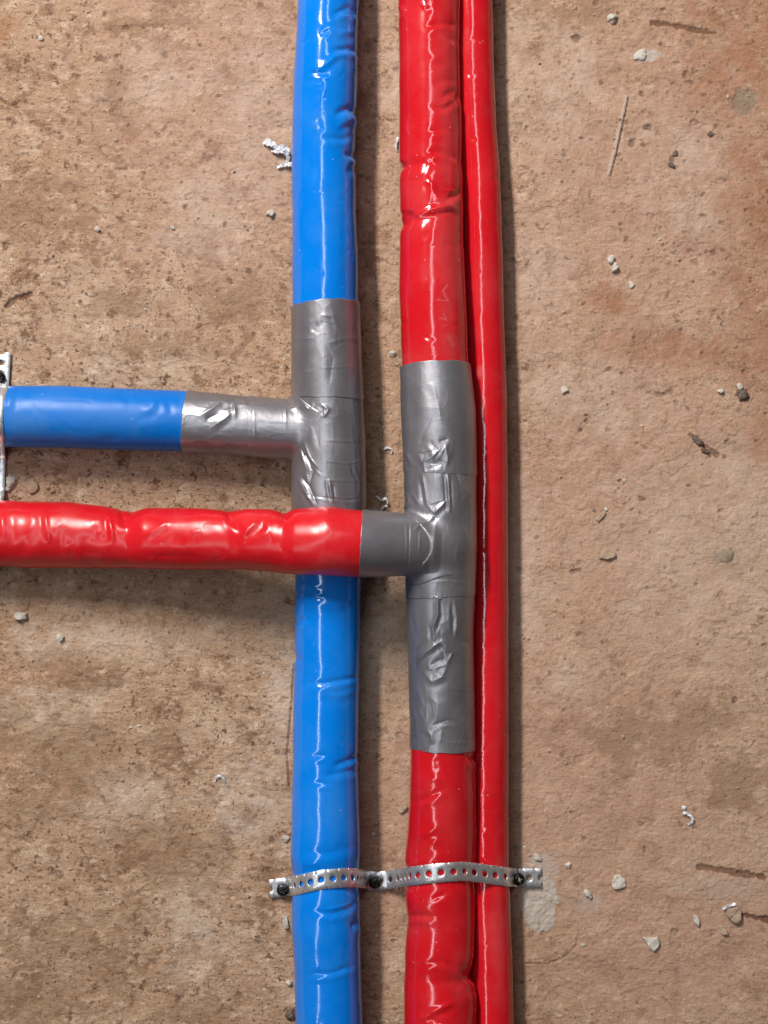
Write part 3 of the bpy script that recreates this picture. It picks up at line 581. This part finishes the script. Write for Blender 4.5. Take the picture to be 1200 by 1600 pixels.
# ------------------------------------------------------------------ perforated straps
def strap(name, path, width, pitch, first, hole_r, parent=None, thick=0.0009, flip=False):
    """path: list of world points of the strap's centre line; holes at first+n*pitch along it; the
    strap is cut through the middle of a hole at each end"""
    P3 = np.array(path, float)
    # smooth resample
    seg = np.linalg.norm(np.diff(P3, axis=0), axis=1); cum = np.concatenate([[0], np.cumsum(seg)])
    L = cum[-1]; uu = np.linspace(0, L, 900)
    Q = np.stack([np.interp(uu, cum, P3[:, i]) for i in range(3)], -1)
    for i in range(3): Q[:, i] = smooth1(Q[:, i], 9)
    cum = np.concatenate([[0], np.cumsum(np.linalg.norm(np.diff(Q, axis=0), axis=1))]); L = cum[-1]
    T = np.gradient(Q, axis=0); T /= np.linalg.norm(T, axis=1)[:, None]
    # side direction: horizontal, perpendicular to overall heading
    head = Q[-1]-Q[0]; head[2] = 0; head /= np.linalg.norm(head)
    sidev = np.array([-head[1], head[0], 0.0])
    Nn = np.cross(T, sidev); Nn /= np.linalg.norm(Nn, axis=1)[:, None]
    if Nn[:, 2].mean() < 0: Nn = -Nn
    def mp(u, v, w):
        q = np.stack([np.interp(u, cum, Q[:, i]) for i in range(3)], -1); n = np.stack([np.interp(u, cum, Nn[:, i]) for i in range(3)], -1)
        sd = sidev[None, :] 
        return q + sd*v[:, None] + n*w[:, None]
    ncell = int(L/pitch); pitch = L/ncell
    na = 48; ang = np.linspace(0, 2*math.pi, na, endpoint=False)+math.pi/na*0
    ca, sa = np.cos(ang), np.sin(ang)
    hw, hp = width/2, pitch/2
    k = np.minimum(hp/np.maximum(abs(ca), 1e-9), hw/np.maximum(abs(sa), 1e-9))
    vs2, fs = [], []
    base = 0
    for c in range(ncell+1):
        uc = c*pitch
        ringI = np.stack([hole_r*ca, hole_r*sa], -1); ringO = np.stack([k*ca, k*sa], -1); ringM = (ringI*0.6+ringO*0.4)
        pts = np.concatenate([ringI, ringM, ringO]); pts[:, 0] += uc
        pts[:, 0] = np.clip(pts[:, 0], 0 if c == 0 else -1, L if c == ncell else 1e9)
        for a in range(na):
            b = (a+1) % na; mid = (ca[a]+ca[b])/2
            if c == 0 and mid < 1e-6: continue
            if c == ncell and mid > -1e-6: continue
            for r in (0, 1): fs.append((base+r*na+a, base+(r+1)*na+a, base+(r+1)*na+b, base+r*na+b))
        vs2.append(pts); base += 3*na
    V2 = np.concatenate(vs2); F = np.array(fs)
    import bmesh
    bm = bmesh.new(); z0 = np.zeros(len(V2))
    used = np.zeros(len(V2), bool); used[F.ravel()] = True
    top = mp(V2[:, 0], V2[:, 1], z0+thick/2)
    bv = [bm.verts.new(p) if used[i] else None for i, p in enumerate(top)]
    for f in F:
        try: bm.faces.new([bv[i] for i in f])
        except ValueError: pass
    bmesh.ops.remove_doubles(bm, verts=bm.verts, dist=0.00008)
    me = bpy.data.meshes.new(name); bmesh.ops.recalc_face_normals(bm, faces=bm.faces)
    if sum(f.normal.z for f in bm.faces) < 0: bmesh.ops.reverse_faces(bm, faces=bm.faces)
    ctr = Vector(Q[0]); 
    for v in bm.verts: v.co -= ctr
    for f in bm.faces: f.smooth = True
    bm.to_mesh(me); bm.free(); me.materials.append(M_METAL)
    o = bpy.data.objects.new(name, me); o.location = ctr; link(o, parent)
    md = o.modifiers.new('thickness', 'SOLIDIFY'); md.thickness = thick; md.offset = -1
    e = o.modifiers.new('edge', 'BEVEL'); e.width = 0.00015; e.segments = 1; e.limit_method = 'ANGLE'; e.angle_limit = math.radians(50)
    return o

def arc_path(run, s, side_lo, side_hi, ycurve, lift=0.7, a0=-88, a1=88):
    """points hugging a pipe's cross-section"""
def hug(cpx, z, Rpx, a0, a1, n=26):
    """cross-section arc: returns list of (x_world, z)"""
    out = []
    for i in range(n):
        a = math.radians(a0+(a1-a0)*i/(n-1)); out.append((cpx + Rpx*S*math.sin(a), z + Rpx*S*math.cos(a)))
    return out
def yl(px, tab):
    return float(np.interp(px, [t[0] for t in tab], [t[1] for t in tab]))
def to_path(xz, tab):
    out = []
    for xw, z in xz:
        px = 600 + xw/(S*(1-z/H)); py = yl(px, tab)
        out.append(P(px, py, z))
    return out
c_b, r_b = blue.at(np.array([1373.0])); c_b, r_b = c_b[0], r_b[0]
tabL = [(420, 1389), (460, 1384), (504, 1374), (540, 1371), (560, 1372), (598, 1378)]
fx = lambda px, z=0.0012: ((px-600)*S*(1-z/H), z)
xzL = [fx(421, .0012), fx(446, .0012), fx(452, .0022)] + hug(c_b[0], c_b[2], r_b/S+1.0, -74, 74) + [fx(572, .0042), fx(578, .0022), fx(598, .0022)]
sL = strap('perforated_strap', to_path(xzL, tabL), 29*S, 17.6*S, 0, 4.6*S)
tag(sL, 'short punched steel strap holding the blue pipe down near the bottom', 'pipe strap', 'punched steel straps holding the pipes down')
c_r, r_r = red.at(np.array([1366.0])); c_r, r_r = c_r[0], r_r[0]
c_s, r_s = side.at(np.array([1366.0])); c_s, r_s = c_s[0], r_s[0]
tabR = [(572, 1378), (600, 1376), (634, 1370), (679, 1364), (724, 1361), (757, 1365), (791, 1370), (814, 1372), (848, 1371)]
arc1 = hug(c_r[0], c_r[2], r_r/S+1.0, -62, 50, 22); arc2 = hug(c_s[0], c_s[2], r_s/S+1.0, 16, 70, 12)
xzR = [fx(574, .0012), fx(590, .0012), fx(606, .0022), fx(622, .0090)] + arc1 + arc2 + [fx(802, .0046), fx(808, .0016), fx(846, .0012)]
sR = strap('perforated_strap', to_path(xzR, tabR), 29*S, 19.0*S, 0, 4.8*S)
tag(sR, 'long punched steel strap bridging both red pipes near the bottom', 'pipe strap', 'punched steel straps holding the pipes down')
# strap at the left edge, running down over the blue branch and then the red branch
c_1, r_1 = blue_b.at(np.array([5.0])); c_2, r_2 = red_b.at(np.array([-5.0]))
c_1, r_1, c_2, r_2 = c_1[0], r_1[0], c_2[0], r_2[0]
def ypx(py, z=0.0012): return ((800-py)*S*(1-z/H), z)
def hugy(cy, z, Rpx, a0, a1, n=24):
    return [(cy - Rpx*S*math.sin(math.radians(a0+(a1-a0)*i/(n-1))), z + Rpx*S*math.cos(math.radians(a0+(a1-a0)*i/(n-1)))) for i in range(n)]
yz = [ypx(549), ypx(592), ypx(599, .003)] + hugy(c_1[1], c_1[2], r_1/S+0.6, -74, 74) + [ypx(708, .005), ypx(716, .0022), ypx(766, .0022), ypx(774, .006)] + hugy(c_2[1], c_2[2], r_2/S+0.6, -70, 74) + [ypx(893, .005), ypx(900, .0016), ypx(960, .0012)]
tabE = [(540, 3.0), (600, -1.0), (625, -9), (650, -11), (690, -9), (715, -6), (745, -6), (780, -9), (800, -22), (880, -30), (960, -30)]
pth = []
for yw, z in yz:
    py = 800 - yw/(S*(1-z/H)); pth.append(P(yl(py, tabE), py, z))
sE = strap('perforated_strap', pth, 30*S, 16.5*S, 0, 4.6*S)
tag(sE, 'punched steel strap at the left edge crossing over the two side branches', 'pipe strap', 'punched steel straps holding the pipes down')

# ------------------------------------------------------------------ screws
def screw(px, py, label, z=0.0022, tilt=(0, 0), r=9.5, dust=False, spin=0.4):
    loc = P(px, py, z); t = empty('screw', loc); tag(t, label, 'screw', 'black screws pinning the straps to the floor')
    t.rotation_euler = (tilt[0], tilt[1], spin)
    R = r*S; vs_, fs = [], []; na = 64
    prof = [(i/14.0, None) for i in range(1, 15)]
    vs_.append((0, 0, -0.0014+0.0040))
    rows = []
    for q, _ in prof:
        row = []
        for a in range(na):
            A = 2*math.pi*a/na; x, y = q*math.cos(A), q*math.sin(A)
            dome = 0.0040 - 0.0013*q**3
            arm = min(abs(x), abs(y)); reach = max(abs(x), abs(y))
            d = 0.0009*max(0.0, 1-(arm/0.13)**4)*(1 if reach < 0.30 else max(0.0, 1-(reach-0.40)/0.14))
            row.append(len(vs_)); vs_.append((R*x, R*y, dome-d))
        rows.append(row)
    for q, zz in ((1.03, 0.0022), (0.98, 0.0014), (0.7, 0.0004), (0.42, -0.0004)):
        row = []
        for a in range(na):
            A = 2*math.pi*a/na; row.append(len(vs_)); vs_.append((R*q*math.cos(A), R*q*math.sin(A), zz))
        rows.append(row)
    quads = [(rows[i][a], rows[i+1][a], rows[i+1][(a+1) % na], rows[i][(a+1) % na]) for i in range(len(rows)-1) for a in range(na)]
    tris = [(0, rows[0][a], rows[0][(a+1) % na]) for a in range(na)]
    def child(name, v, faces, mat):
        o = mesh_np(name, v, faces, mat); o.parent = t; return o
    child('screw_head', vs_, [np.array(quads), np.array(tris)], M_SCREW)
    v2, f2 = [], []; m = 16; n = 60
    for i in range(n):
        zz = 0.0 - 0.022*i/(n-1); rr = R*(0.40+0.09*math.sin(i*1.55))*(1 if i < n-8 else (n-1-i)/8+0.03)
        for a in range(m): v2.append((rr*math.cos(2*math.pi*a/m), rr*math.sin(2*math.pi*a/m), zz))
    for i in range(n-1):
        for a in range(m): f2.append((i*m+a, (i+1)*m+a, (i+1)*m+(a+1) % m, i*m+(a+1) % m))
    child('screw_shank', v2, np.array(f2), M_SCREW)
    if dust:
        v3 = [(0, 0, 0.0040)]; f3 = []
        for q, h in ((0.2, 0.0039), (0.36, 0.0037), (0.42, 0.0030)):
            for a in range(20):
                A = 2*math.pi*a/20; w = 1+0.2*math.sin(3*A)+0.15*math.sin(5*A+1); v3.append((R*q*w*math.cos(A)+R*0.1, R*q*w*math.sin(A)*1.1, h))
        tr = [(0, 1+a, 1+(a+1) % 20) for a in range(20)]
        for k in range(2):
            for a in range(20): f3.append((1+k*20+a, 1+(k+1)*20+a, 1+(k+1)*20+(a+1) % 20, 1+k*20+(a+1) % 20))
        child('dust_plug', v3, [np.array(f3), np.array(tr)], M_DUST)
screw(442, 1389, 'black screw in the left end of the short strap, left of the blue pipe', spin=0.3, tilt=(0.05, 0.05))
screw(586, 1377, 'black screw between the blue pipe and the thick red pipe, where the two straps overlap', z=0.0036, spin=0.9, tilt=(0.1, -0.2), r=9.5)
screw(809, 1373, 'black screw with tan dust in its head, beside the slim red pipe', z=0.0030, spin=0.2, tilt=(0.05, 0.18), dust=True)
screw(-1, 590, 'black screw cut off by the left photo border, above the short blue branch', spin=0.5, tilt=(0.2, 0.1), r=9.5)

# ------------------------------------------------------------------ crumbs, chips and shreds lying on the floor
import bmesh
def chip(name, px, py, pts, h, mat, label, cat, rough=0.25, rot=0, tilt=(0, 0), lift=0.0, group=None):
    """irregular flat chip from an outline (photo units about its centre), rounded and roughened"""
    rs = np.random.RandomState(int(px*7+py))
    # densify outline
    o = []
    n = len(pts)
    for i in range(n):
        (x0, y0), (x1, y1) = pts[i], pts[(i+1) % n]; k = max(2, int(math.hypot(x1-x0, y1-y0)/1.2))
        for j in range(k):
            t = j/k; o.append((x0+(x1-x0)*t+rs.uniform(-.35, .35), -(y0+(y1-y0)*t+rs.uniform(-.35, .35))))
    o = np.array(o); c = o.mean(0); m = len(o)
    ph = rs.uniform(0, 6, 4)
    oo = np.stack([smooth1(np.tile(o[:, i], 3), 3)[m:2*m] for i in (0, 1)], -1); oo2 = np.stack([smooth1(np.tile(o[:, i], 3), min(7, m//2))[m:2*m] for i in (0, 1)], -1)
    vs_, rows = [], []
    for q, hh in ((0.97, -0.3), (1.0, 0.35), (0.94, 0.9), (0.8, 1.0), (0.6, 1.0), (0.4, 1.0), (0.2, 1.0)):
        row = []
        for i in range(m):
            p = c + ((o if q > 0.95 else oo if q > 0.8 else oo2)[i]-c)*q
            z = h*hh + (h*rough*(math.sin(p[0]*0.33+ph[0])*math.cos(p[1]*0.3+ph[1])+0.25*math.sin(p[0]*0.7+ph[2])*math.sin(p[1]*0.6+ph[3]))*min(1, q/0.4) if hh > 0.5 else 0)
            row.append(len(vs_)); vs_.append((p[0]*S, p[1]*S, z*S))
        rows.append(row)
    vs_.append((c[0]*S, c[1]*S, h*S)); ci = len(vs_)-1
    q = [(rows[i][a], rows[i][(a+1) % m], rows[i+1][(a+1) % m], rows[i+1][a]) for i in range(len(rows)-1) for a in range(m)]
    t = [(ci, rows[-1][a], rows[-1][(a+1) % m]) for a in range(m)]
    ob = mesh_np(name, vs_, [np.array(q), np.array(t)], mat, smooth=True)
    ob.location = P(px, py, floor_z(px, py)+lift*S); ob.rotation_euler = (tilt[0], tilt[1], rot)
    return tag(ob, label, cat, group)
def lump(name, px, py, r, mat, label, cat, sq=(1, 1, 0.7), group=None, z=None):
    bm = bmesh.new(); bmesh.ops.create_icosphere(bm, subdivisions=3, radius=1)
    rs = random.Random(int(px*3+py)); a, b, c = rs.uniform(0, 9), rs.uniform(0, 9), rs.uniform(0, 9)
    for v in bm.verts:
        p = v.co.copy(); k = 1+0.22*math.sin(p.x*3.1+a)*math.cos(p.y*2.7+b)+0.16*math.sin(p.z*4.3+c)+0.10*math.sin(p.x*7+p.y*6+c)
        v.co = Vector((p.x*k*sq[0], p.y*k*sq[1], p.z*k*sq[2]))*r*S
    me = bpy.data.meshes.new(name); bm.to_mesh(me); bm.free(); me.materials.append(mat)
    ob = bpy.data.objects.new(name, me); link(ob); ob.location = P(px, py, (floor_z(px, py)+r*sq[2]*S*0.55) if z is None else z)
    ob.rotation_euler.z = rs.uniform(0, 3)
    for p in me.polygons: p.use_smooth = rs.random() < 0.5
    return tag(ob, label, cat, group)
def ribbon(name, pts, w, mat, label, cat, th=0.8):
    """thin curled shaving: pts (px, py, z in photo units)"""
    vs_, f = [], []; n = len(pts); rr = random.Random(int(pts[0][0]+pts[0][1]))
    pr = []
    for i in range(n):
        x, y, z = P(pts[i][0], pts[i][1], floor_z(pts[i][0], pts[i][1])+pts[i][2]*S); pr.append(Vector((x, y, z)))
    fine = []
    for i in range(n-1):
        p0, p1, p2, p3 = pr[max(i-1, 0)], pr[i], pr[i+1], pr[min(i+2, n-1)]
        for k in range(6):
            t = k/6; fine.append(0.5*((2*p1)+(p2-p0)*t+(2*p0-5*p1+4*p2-p3)*t*t+(3*p1-p0-3*p2+p3)*t**3))
    fine.append(pr[-1]); m = len(fine)
    ww = w if isinstance(w, (list, tuple)) else [w]*n
    ww = np.interp(np.linspace(0, n-1, m), np.arange(n), ww)
    for i, p in enumerate(fine):
        d = (fine[min(i+1, m-1)]-fine[max(i-1, 0)]).normalized(); s_ = d.cross(Vector((0, 0, 1))).normalized(); s_ = (s_+Vector((0, 0, 0.45*math.sin(i*0.7)))).normalized(); u = s_.cross(d).normalized(); jit = rr.uniform(0.65, 1.25); up_ = rr.uniform(-0.5, 0.5)*min(th, 1)
        for a, b in ((-1, -1), (1, -1), (1, 1), (-1, 1)): vs_.append(tuple(p+s_*a*ww[i]*jit/2*S+u*(b*0.35+a*up_*1.2)*S))
    for i in range(m-1):
        for a in range(4): f.append((i*4+a, i*4+(a+1) % 4, (i+1)*4+(a+1) % 4, (i+1)*4+a))
    f += [(3, 2, 1, 0), ((m-1)*4, (m-1)*4+1, (m-1)*4+2, (m-1)*4+3)]
    c = np.array(vs_).mean(0)
    ob = mesh_np(name, vs_, np.array(f), mat, smooth=False, loc=tuple(c))
    return tag(ob, label, cat)

chip('plaster_chip', 1018, 1474, [(-15, -11), (-2, -9), (9, -11), (13, -2), (11, 5), (3, 13), (-3, 8), (-8, -1)], 5, M_WHITE, 'white three-cornered plaster chip, the lowest one on the right side', 'plaster chip', tilt=(0.05, -0.05))
chip('plaster_chip', 966, 1379, [(-10, -2), (-6, -11), (2, -13), (5, -9), (11, -6), (12, 6), (3, 10), (-6, 11), (-10, 6)], 4, M_WHITE, 'pale squarish plaster chip right of the strap end and its cement patch', 'plaster chip')
chip('plaster_chip', 919, 1397, [(-8, -6), (-2, -8), (5, -2), (6, 5), (3, 8), (-1, 2), (-6, 0)], 5, M_WHITE, 'small pale plaster chip between the strap end and the squarish chip', 'plaster chip', tilt=(0.2, 0.1))
lump('mortar_crumb', 888, 1352, 4.5, M_WHITE, 'small pale round crumb above right of the strap end', 'crumb')
lump('mortar_crumb', 840, 1340, 5.5, M_GREY, 'greyish crumb just above the right strap end', 'crumb', sq=(0.9, 1.2, 0.6))
chip('mortar_flake', 1147, 1432, [(-18, -14), (-4, -20), (6, -17), (11, -10), (12, 5), (5, 13), (-5, 6), (-14, -5)], 6, M_TAN, 'brown mortar flake with a raised edge at the lower right, beside a dark groove', 'mortar flake', tilt=(0.06, -0.14), lift=1.5)
ribbon('plastic_shaving', [(1129, 1421, 7), (1137, 1416, 9), (1150, 1412, 9)], [3, 5, 4], M_SHRED, 'white straight sliver lying on the edge of the brown mortar flake', 'shaving', th=2)
chip('mortar_flake', 1131, 1452, [(-8, -6), (-3, -7), (4, 0), (8, 8), (0, 9), (-5, 5)], 4, M_TAN, 'small brown flake below the larger flake with the raised edge', 'mortar flake', tilt=(0, -0.2))
chip('mortar_flake', 1088, 1438, [(-4, -9), (2, -8), (6, 0), (5, 10), (0, 5), (-4, 2)], 4, M_GREY, 'narrow upright grey flake left of the larger brown flake', 'mortar flake', tilt=(0, -0.25))
ribbon('plastic_shaving', [(1067, 1270, 3), (1074, 1271, 5), (1081, 1277, 6), (1081, 1285, 4), (1075, 1288, 2)], [4, 5, 4.5, 4, 3], M_SHRED, 'white hook-shaped shaving on the right half of the floor', 'shaving')
lump('mortar_crumb', 1069, 1262, 3.2, M_SHRED, 'tiny white crumb just above the hook-shaped shaving', 'crumb')
ribbon('plastic_shaving', [(336, 1222, 1), (337, 1215, 4), (343, 1212, 5), (349, 1216, 4), (351, 1223, 2)], [2, 3.4, 3.6, 3, 1.5], M_SHRED, 'white C-shaped shaving on the left half of the floor', 'shaving')
chip('mortar_crumb', 33, 963, [(-10, -5), (-4, -7), (5, -6), (10, -5), (10, 4), (2, 6), (-6, 5), (-10, 3)], 8, M_WHITE, 'pale blocky crumb below the red branch near the left border', 'crumb')
chip('mortar_crumb', 95, 996, [(-6, -4), (0, -6), (6, -1), (3, 5), (-1, 7), (-4, 2)], 6, M_WHITE, 'small pale pointed crumb right of the blocky crumb below the red branch', 'crumb')
lump('stone', 17, 752, 9, M_GREY, 'small grey stone between the two branches beside the left strap', 'stone', sq=(1.1, 1, 0.7))
lump('stone', 12, 763, 6, M_GREY, 'smaller grey stone touching the larger one beside the left strap', 'stone', sq=(1.2, 0.9, 0.6))
chip('mortar_flake', 49, 760, [(-13, -2), (-6, -9), (4, -10), (11, -5), (12, 3), (7, 10), (-1, 12), (-6, 6)], 3.5, M_TAN, 'round tan mortar disc between the two branches near the left strap', 'mortar flake', tilt=(0.05, -0.1))
lump('mortar_crumb', 83, 767, 3.5, M_TAN, 'tiny tan crumb right of the round mortar disc', 'crumb')
ribbon('plastic_shaving', [(306, 737, 1), (308, 730, 4), (316, 730, 5), (320, 738, 3), (312, 741, 1)], [3, 4, 4, 3, 2], M_TAN, 'tan ring-shaped shaving under the taped part of the blue branch', 'shaving')
chip('mortar_flake', 949, 868, [(-13, 5), (-10, -7), (-2, -12), (8, -8), (14, -2), (13, 3), (0, 7)], 4, M_TAN, 'pale tan rectangular flake with a dark lower edge right of the slim red pipe', 'mortar flake', tilt=(-0.15, 0.03), lift=0.5)
chip('mortar_flake', 938, 806, [(-8, 6), (-2, -2), (7, -9), (9, -4), (3, 4), (-3, 10)], 3, M_TAN, 'slanting tan flake above the rectangular flake', 'mortar flake')
lump('mortar_crumb', 947, 796, 3.4, M_WHITE, 'pale crumb at the tip of the slanting flake', 'crumb')
chip('mortar_flake', 627, 1266, [(-9, -4), (-2, -5), (6, -9), (11, -5), (6, 1), (1, 6), (-4, 2)], 4, M_TAN, 'pale tan chip between blue and red pipe above the straps', 'mortar flake', tilt=(0, -0.2))
lump('plaster_lump', 957, 28, 8, M_WHITE, 'white plaster lump near the top border, left of the long dark groove', 'plaster lump', sq=(1, 0.95, 0.7))
lump('plaster_lump', 1001, 86, 8, M_WHITE, 'smeared white plaster lump below the long dark groove', 'plaster lump', sq=(1.2, 0.9, 0.35))
lump('plaster_lump', 955, 405, 6, M_WHITE, 'white plaster lump, upper one of a close pair right of the slim red pipe', 'plaster lump', sq=(1, 0.9, 0.7))
lump('plaster_lump', 961, 418, 6.5, M_WHITE, 'white plaster lump, lower one of a close pair right of the slim red pipe', 'plaster lump', sq=(1.2, 0.8, 0.7))
lump('plaster_lump', 987, 445, 5, M_WHITE, 'pinkish white lump below the close pair', 'plaster lump', sq=(1, 0.8, 0.4))
lump('mortar_crumb', 423, 333, 5.5, M_WHITE, 'single white crumb left of the blue pipe, below the torn white shred', 'crumb', sq=(1, 0.8, 0.8))
ribbon('paper_shred', [(411, 224, 3), (418, 222, 8), (427, 226, 10), (433, 232, 9), (440, 229, 12), (447, 234, 13), (452, 240, 11)], [4, 10, 9, 5, 9, 12, 9], M_SHRED, 'torn curly white shred against the left side of the upper blue pipe', 'shred', th=1.6)
ribbon('paper_shred', [(424, 236, 4), (434, 236, 9), (444, 238, 12), (450, 246, 8), (447, 254, 4)], [4, 7, 5, 6, 4], M_SHRED, 'narrow white shred under the curly one beside the upper blue pipe', 'shred', th=1.4)
ribbon('paper_shred', [(433, 262, 3), (442, 258, 5), (450, 257, 6), (460, 256, 6)], [4, 7, 7, 6], M_SHRED, 'flat white shred poking out from under the upper blue pipe, lowest of three', 'shred', th=1.2)
ribbon('plastic_shaving', [(588, 775, 6), (596, 781, 10), (603, 779, 12), (606, 787, 7)], [2, 5, 4, 2], M_SHRED, 'frayed pale shaving in the gap just above the taped red branch', 'shaving')
ribbon('plastic_shaving', [(594, 800, 4), (599, 792, 9), (605, 790, 10)], [2.5, 4, 2.5], M_SHRED, 'short pale shaving touching the taped red branch in the gap', 'shaving')
ribbon('plastic_shaving', [(600, 702, 2), (606, 699, 5), (612, 702, 5), (611, 709, 2)], [2, 3.4, 3, 2], M_SHRED, 'small pale curl in the gap between the two grey taped joints', 'shaving')
lump('mortar_crumb', 614, 552, 5, M_GREY, 'pale crumb in the gap beside the top of the red pipe tape', 'crumb')
ribbon('plastic_shaving', [(620, 222, 2), (622, 214, 5), (618, 228, 5), (621, 236, 3)], [2, 4, 4, 2], M_SHRED, 'pale frayed curl against the left side of the upper thick red pipe', 'shaving')
lump('mortar_crumb', 1156, 604, 4.5, M_WHITE, 'white crumb on top of a dark cluster at the right border', 'crumb')
chip('mortar_crumb', 1160, 617, [(-10, -4), (-3, -9), (6, -6), (11, 2), (5, 8), (-5, 9)], 6, M_DARK, 'dark crumbly cluster below the white crumb at the right border', 'crumb', rough=0.5)
lump('mortar_crumb', 1126, 611, 5, M_WHITE, 'pale crumb left of the dark cluster near the right border', 'crumb', sq=(0.8, 1.1, 0.7))
lump('mortar_crumb', 882, 609, 5, M_WHITE, 'pale crumb on a brown spot right of the slim red pipe', 'crumb')
chip('mortar_crumb', 1089, 690, [(-9, -6), (-2, -6), (10, 1), (11, 6), (2, 6), (-5, 0)], 5, M_DARK, 'dark purple-brown splinter crumb, upper of two in the right part', 'crumb', rough=0.4)
chip('mortar_crumb', 1101, 704, [(-7, -3), (0, -3), (8, 2), (4, 5), (-4, 3)], 4, M_DARK, 'dark purple-brown splinter crumb, lower of two in the right part', 'crumb', rough=0.4)
lump('mortar_crumb', 1055, 240, 5, M_DARK, 'flat dark lump standing in for a pit in the whitish area at the upper right', 'crumb', sq=(1.1, 0.8, 0.3))  # this flat lump and the next are put where the floor has dark-brown pits
lump('mortar_crumb', 1049, 258, 5, M_DARK, 'second flat dark lump standing in for a pit, directly below the other at the upper right', 'crumb', sq=(0.8, 1.2, 0.3))
lump('mortar_crumb', 1111, 209, 4.5, M_DARK, 'bluish dark crumb left below the round grey spot', 'crumb', sq=(1.1, 0.7, 0.6))
lump('mortar_crumb', 152, 358, 3.6, M_WHITE, 'white crumb with a dark foot at the upper left', 'crumb')
lump('mortar_crumb', 270, 356, 3.0, M_WHITE, 'cream crumb to the right of the white crumb at the upper left', 'crumb')
lump('mortar_crumb', 64, 60, 4, M_WHITE, 'small white crumb beside a dark pit in the top left corner', 'crumb')
lump('mortar_crumb', 447, 1310, 5, M_GREY, 'pale crumb just left of the blue pipe above the strap', 'crumb')
chip('mortar_crumb', 446, 1440, [(-4, -12), (3, -9), (5, 2), (6, 11), (0, 12), (-4, 3)], 5, M_GREY, 'elongated pale crumb just left of the blue pipe below the strap screw', 'crumb')
lump('stone', 454, 1586, 8, M_DARK, 'dark grey stone against the blue pipe at the bottom border', 'stone', sq=(1, 1, 0.7))
lump('mortar_crumb', 452, 1536, 5, M_WHITE, 'pale crumb against the blue pipe above the dark stone', 'crumb')

# grit nobody could count
rs = np.random.RandomState(12)
gv, gf = [], []
bmi = bmesh.new(); bmesh.ops.create_icosphere(bmi, subdivisions=1, radius=1)
iv = np.array([v.co[:] for v in bmi.verts]); itf = np.array([[v.index for v in f.verts] for f in bmi.faces]); bmi.free()
def grit(n, rmin, rmax, mat, seed, clusters):
    rs = np.random.RandomState(seed); gv, gf = [], []
    for i in range(n):
        if clusters and rs.rand() < 0.35:
            cx, cy = clusters[rs.randint(len(clusters))]; x, y = rs.normal(cx, 22), rs.normal(cy, 22)
        else: x, y = rs.uniform(-10, 1210), rs.uniform(-10, 1610)
        r = rmin+rs.exponential((rmax-rmin)/3); r = min(r, rmax)
        v = iv*(1+0.35*rs.uniform(-1, 1, (len(iv), 1)))*np.array([r*rs.uniform(.7, 1.3), r*rs.uniform(.7, 1.3), r*rs.uniform(.4, .8)])*S
        p = np.array(P(x, y, floor_z(x, y)+0.25*r*S)); gf.append(itf+len(gv)*len(iv)); gv.append(v+p)
    o = mesh_np('grit', np.concatenate(gv), np.concatenate(gf), mat, smooth=False)
    return o
cl = [(215, 1145), (190, 1195), (280, 1030), (40, 1260), (450, 1330), (455, 1500), (610, 700), (830, 1350), (870, 1250), (970, 760), (1040, 390), (80, 380), (620, 560), (60, 1500)]
tag(grit(520, 0.9, 3.0, M_TAN, 3, cl), 'scattered fine sandy grit all over the rough concrete floor', 'grit', kind='stuff')
tag(grit(90, 0.9, 2.8, M_WHITE, 4, cl), 'scattered pale specks of plaster grit over the rough concrete floor', 'grit', kind='stuff')
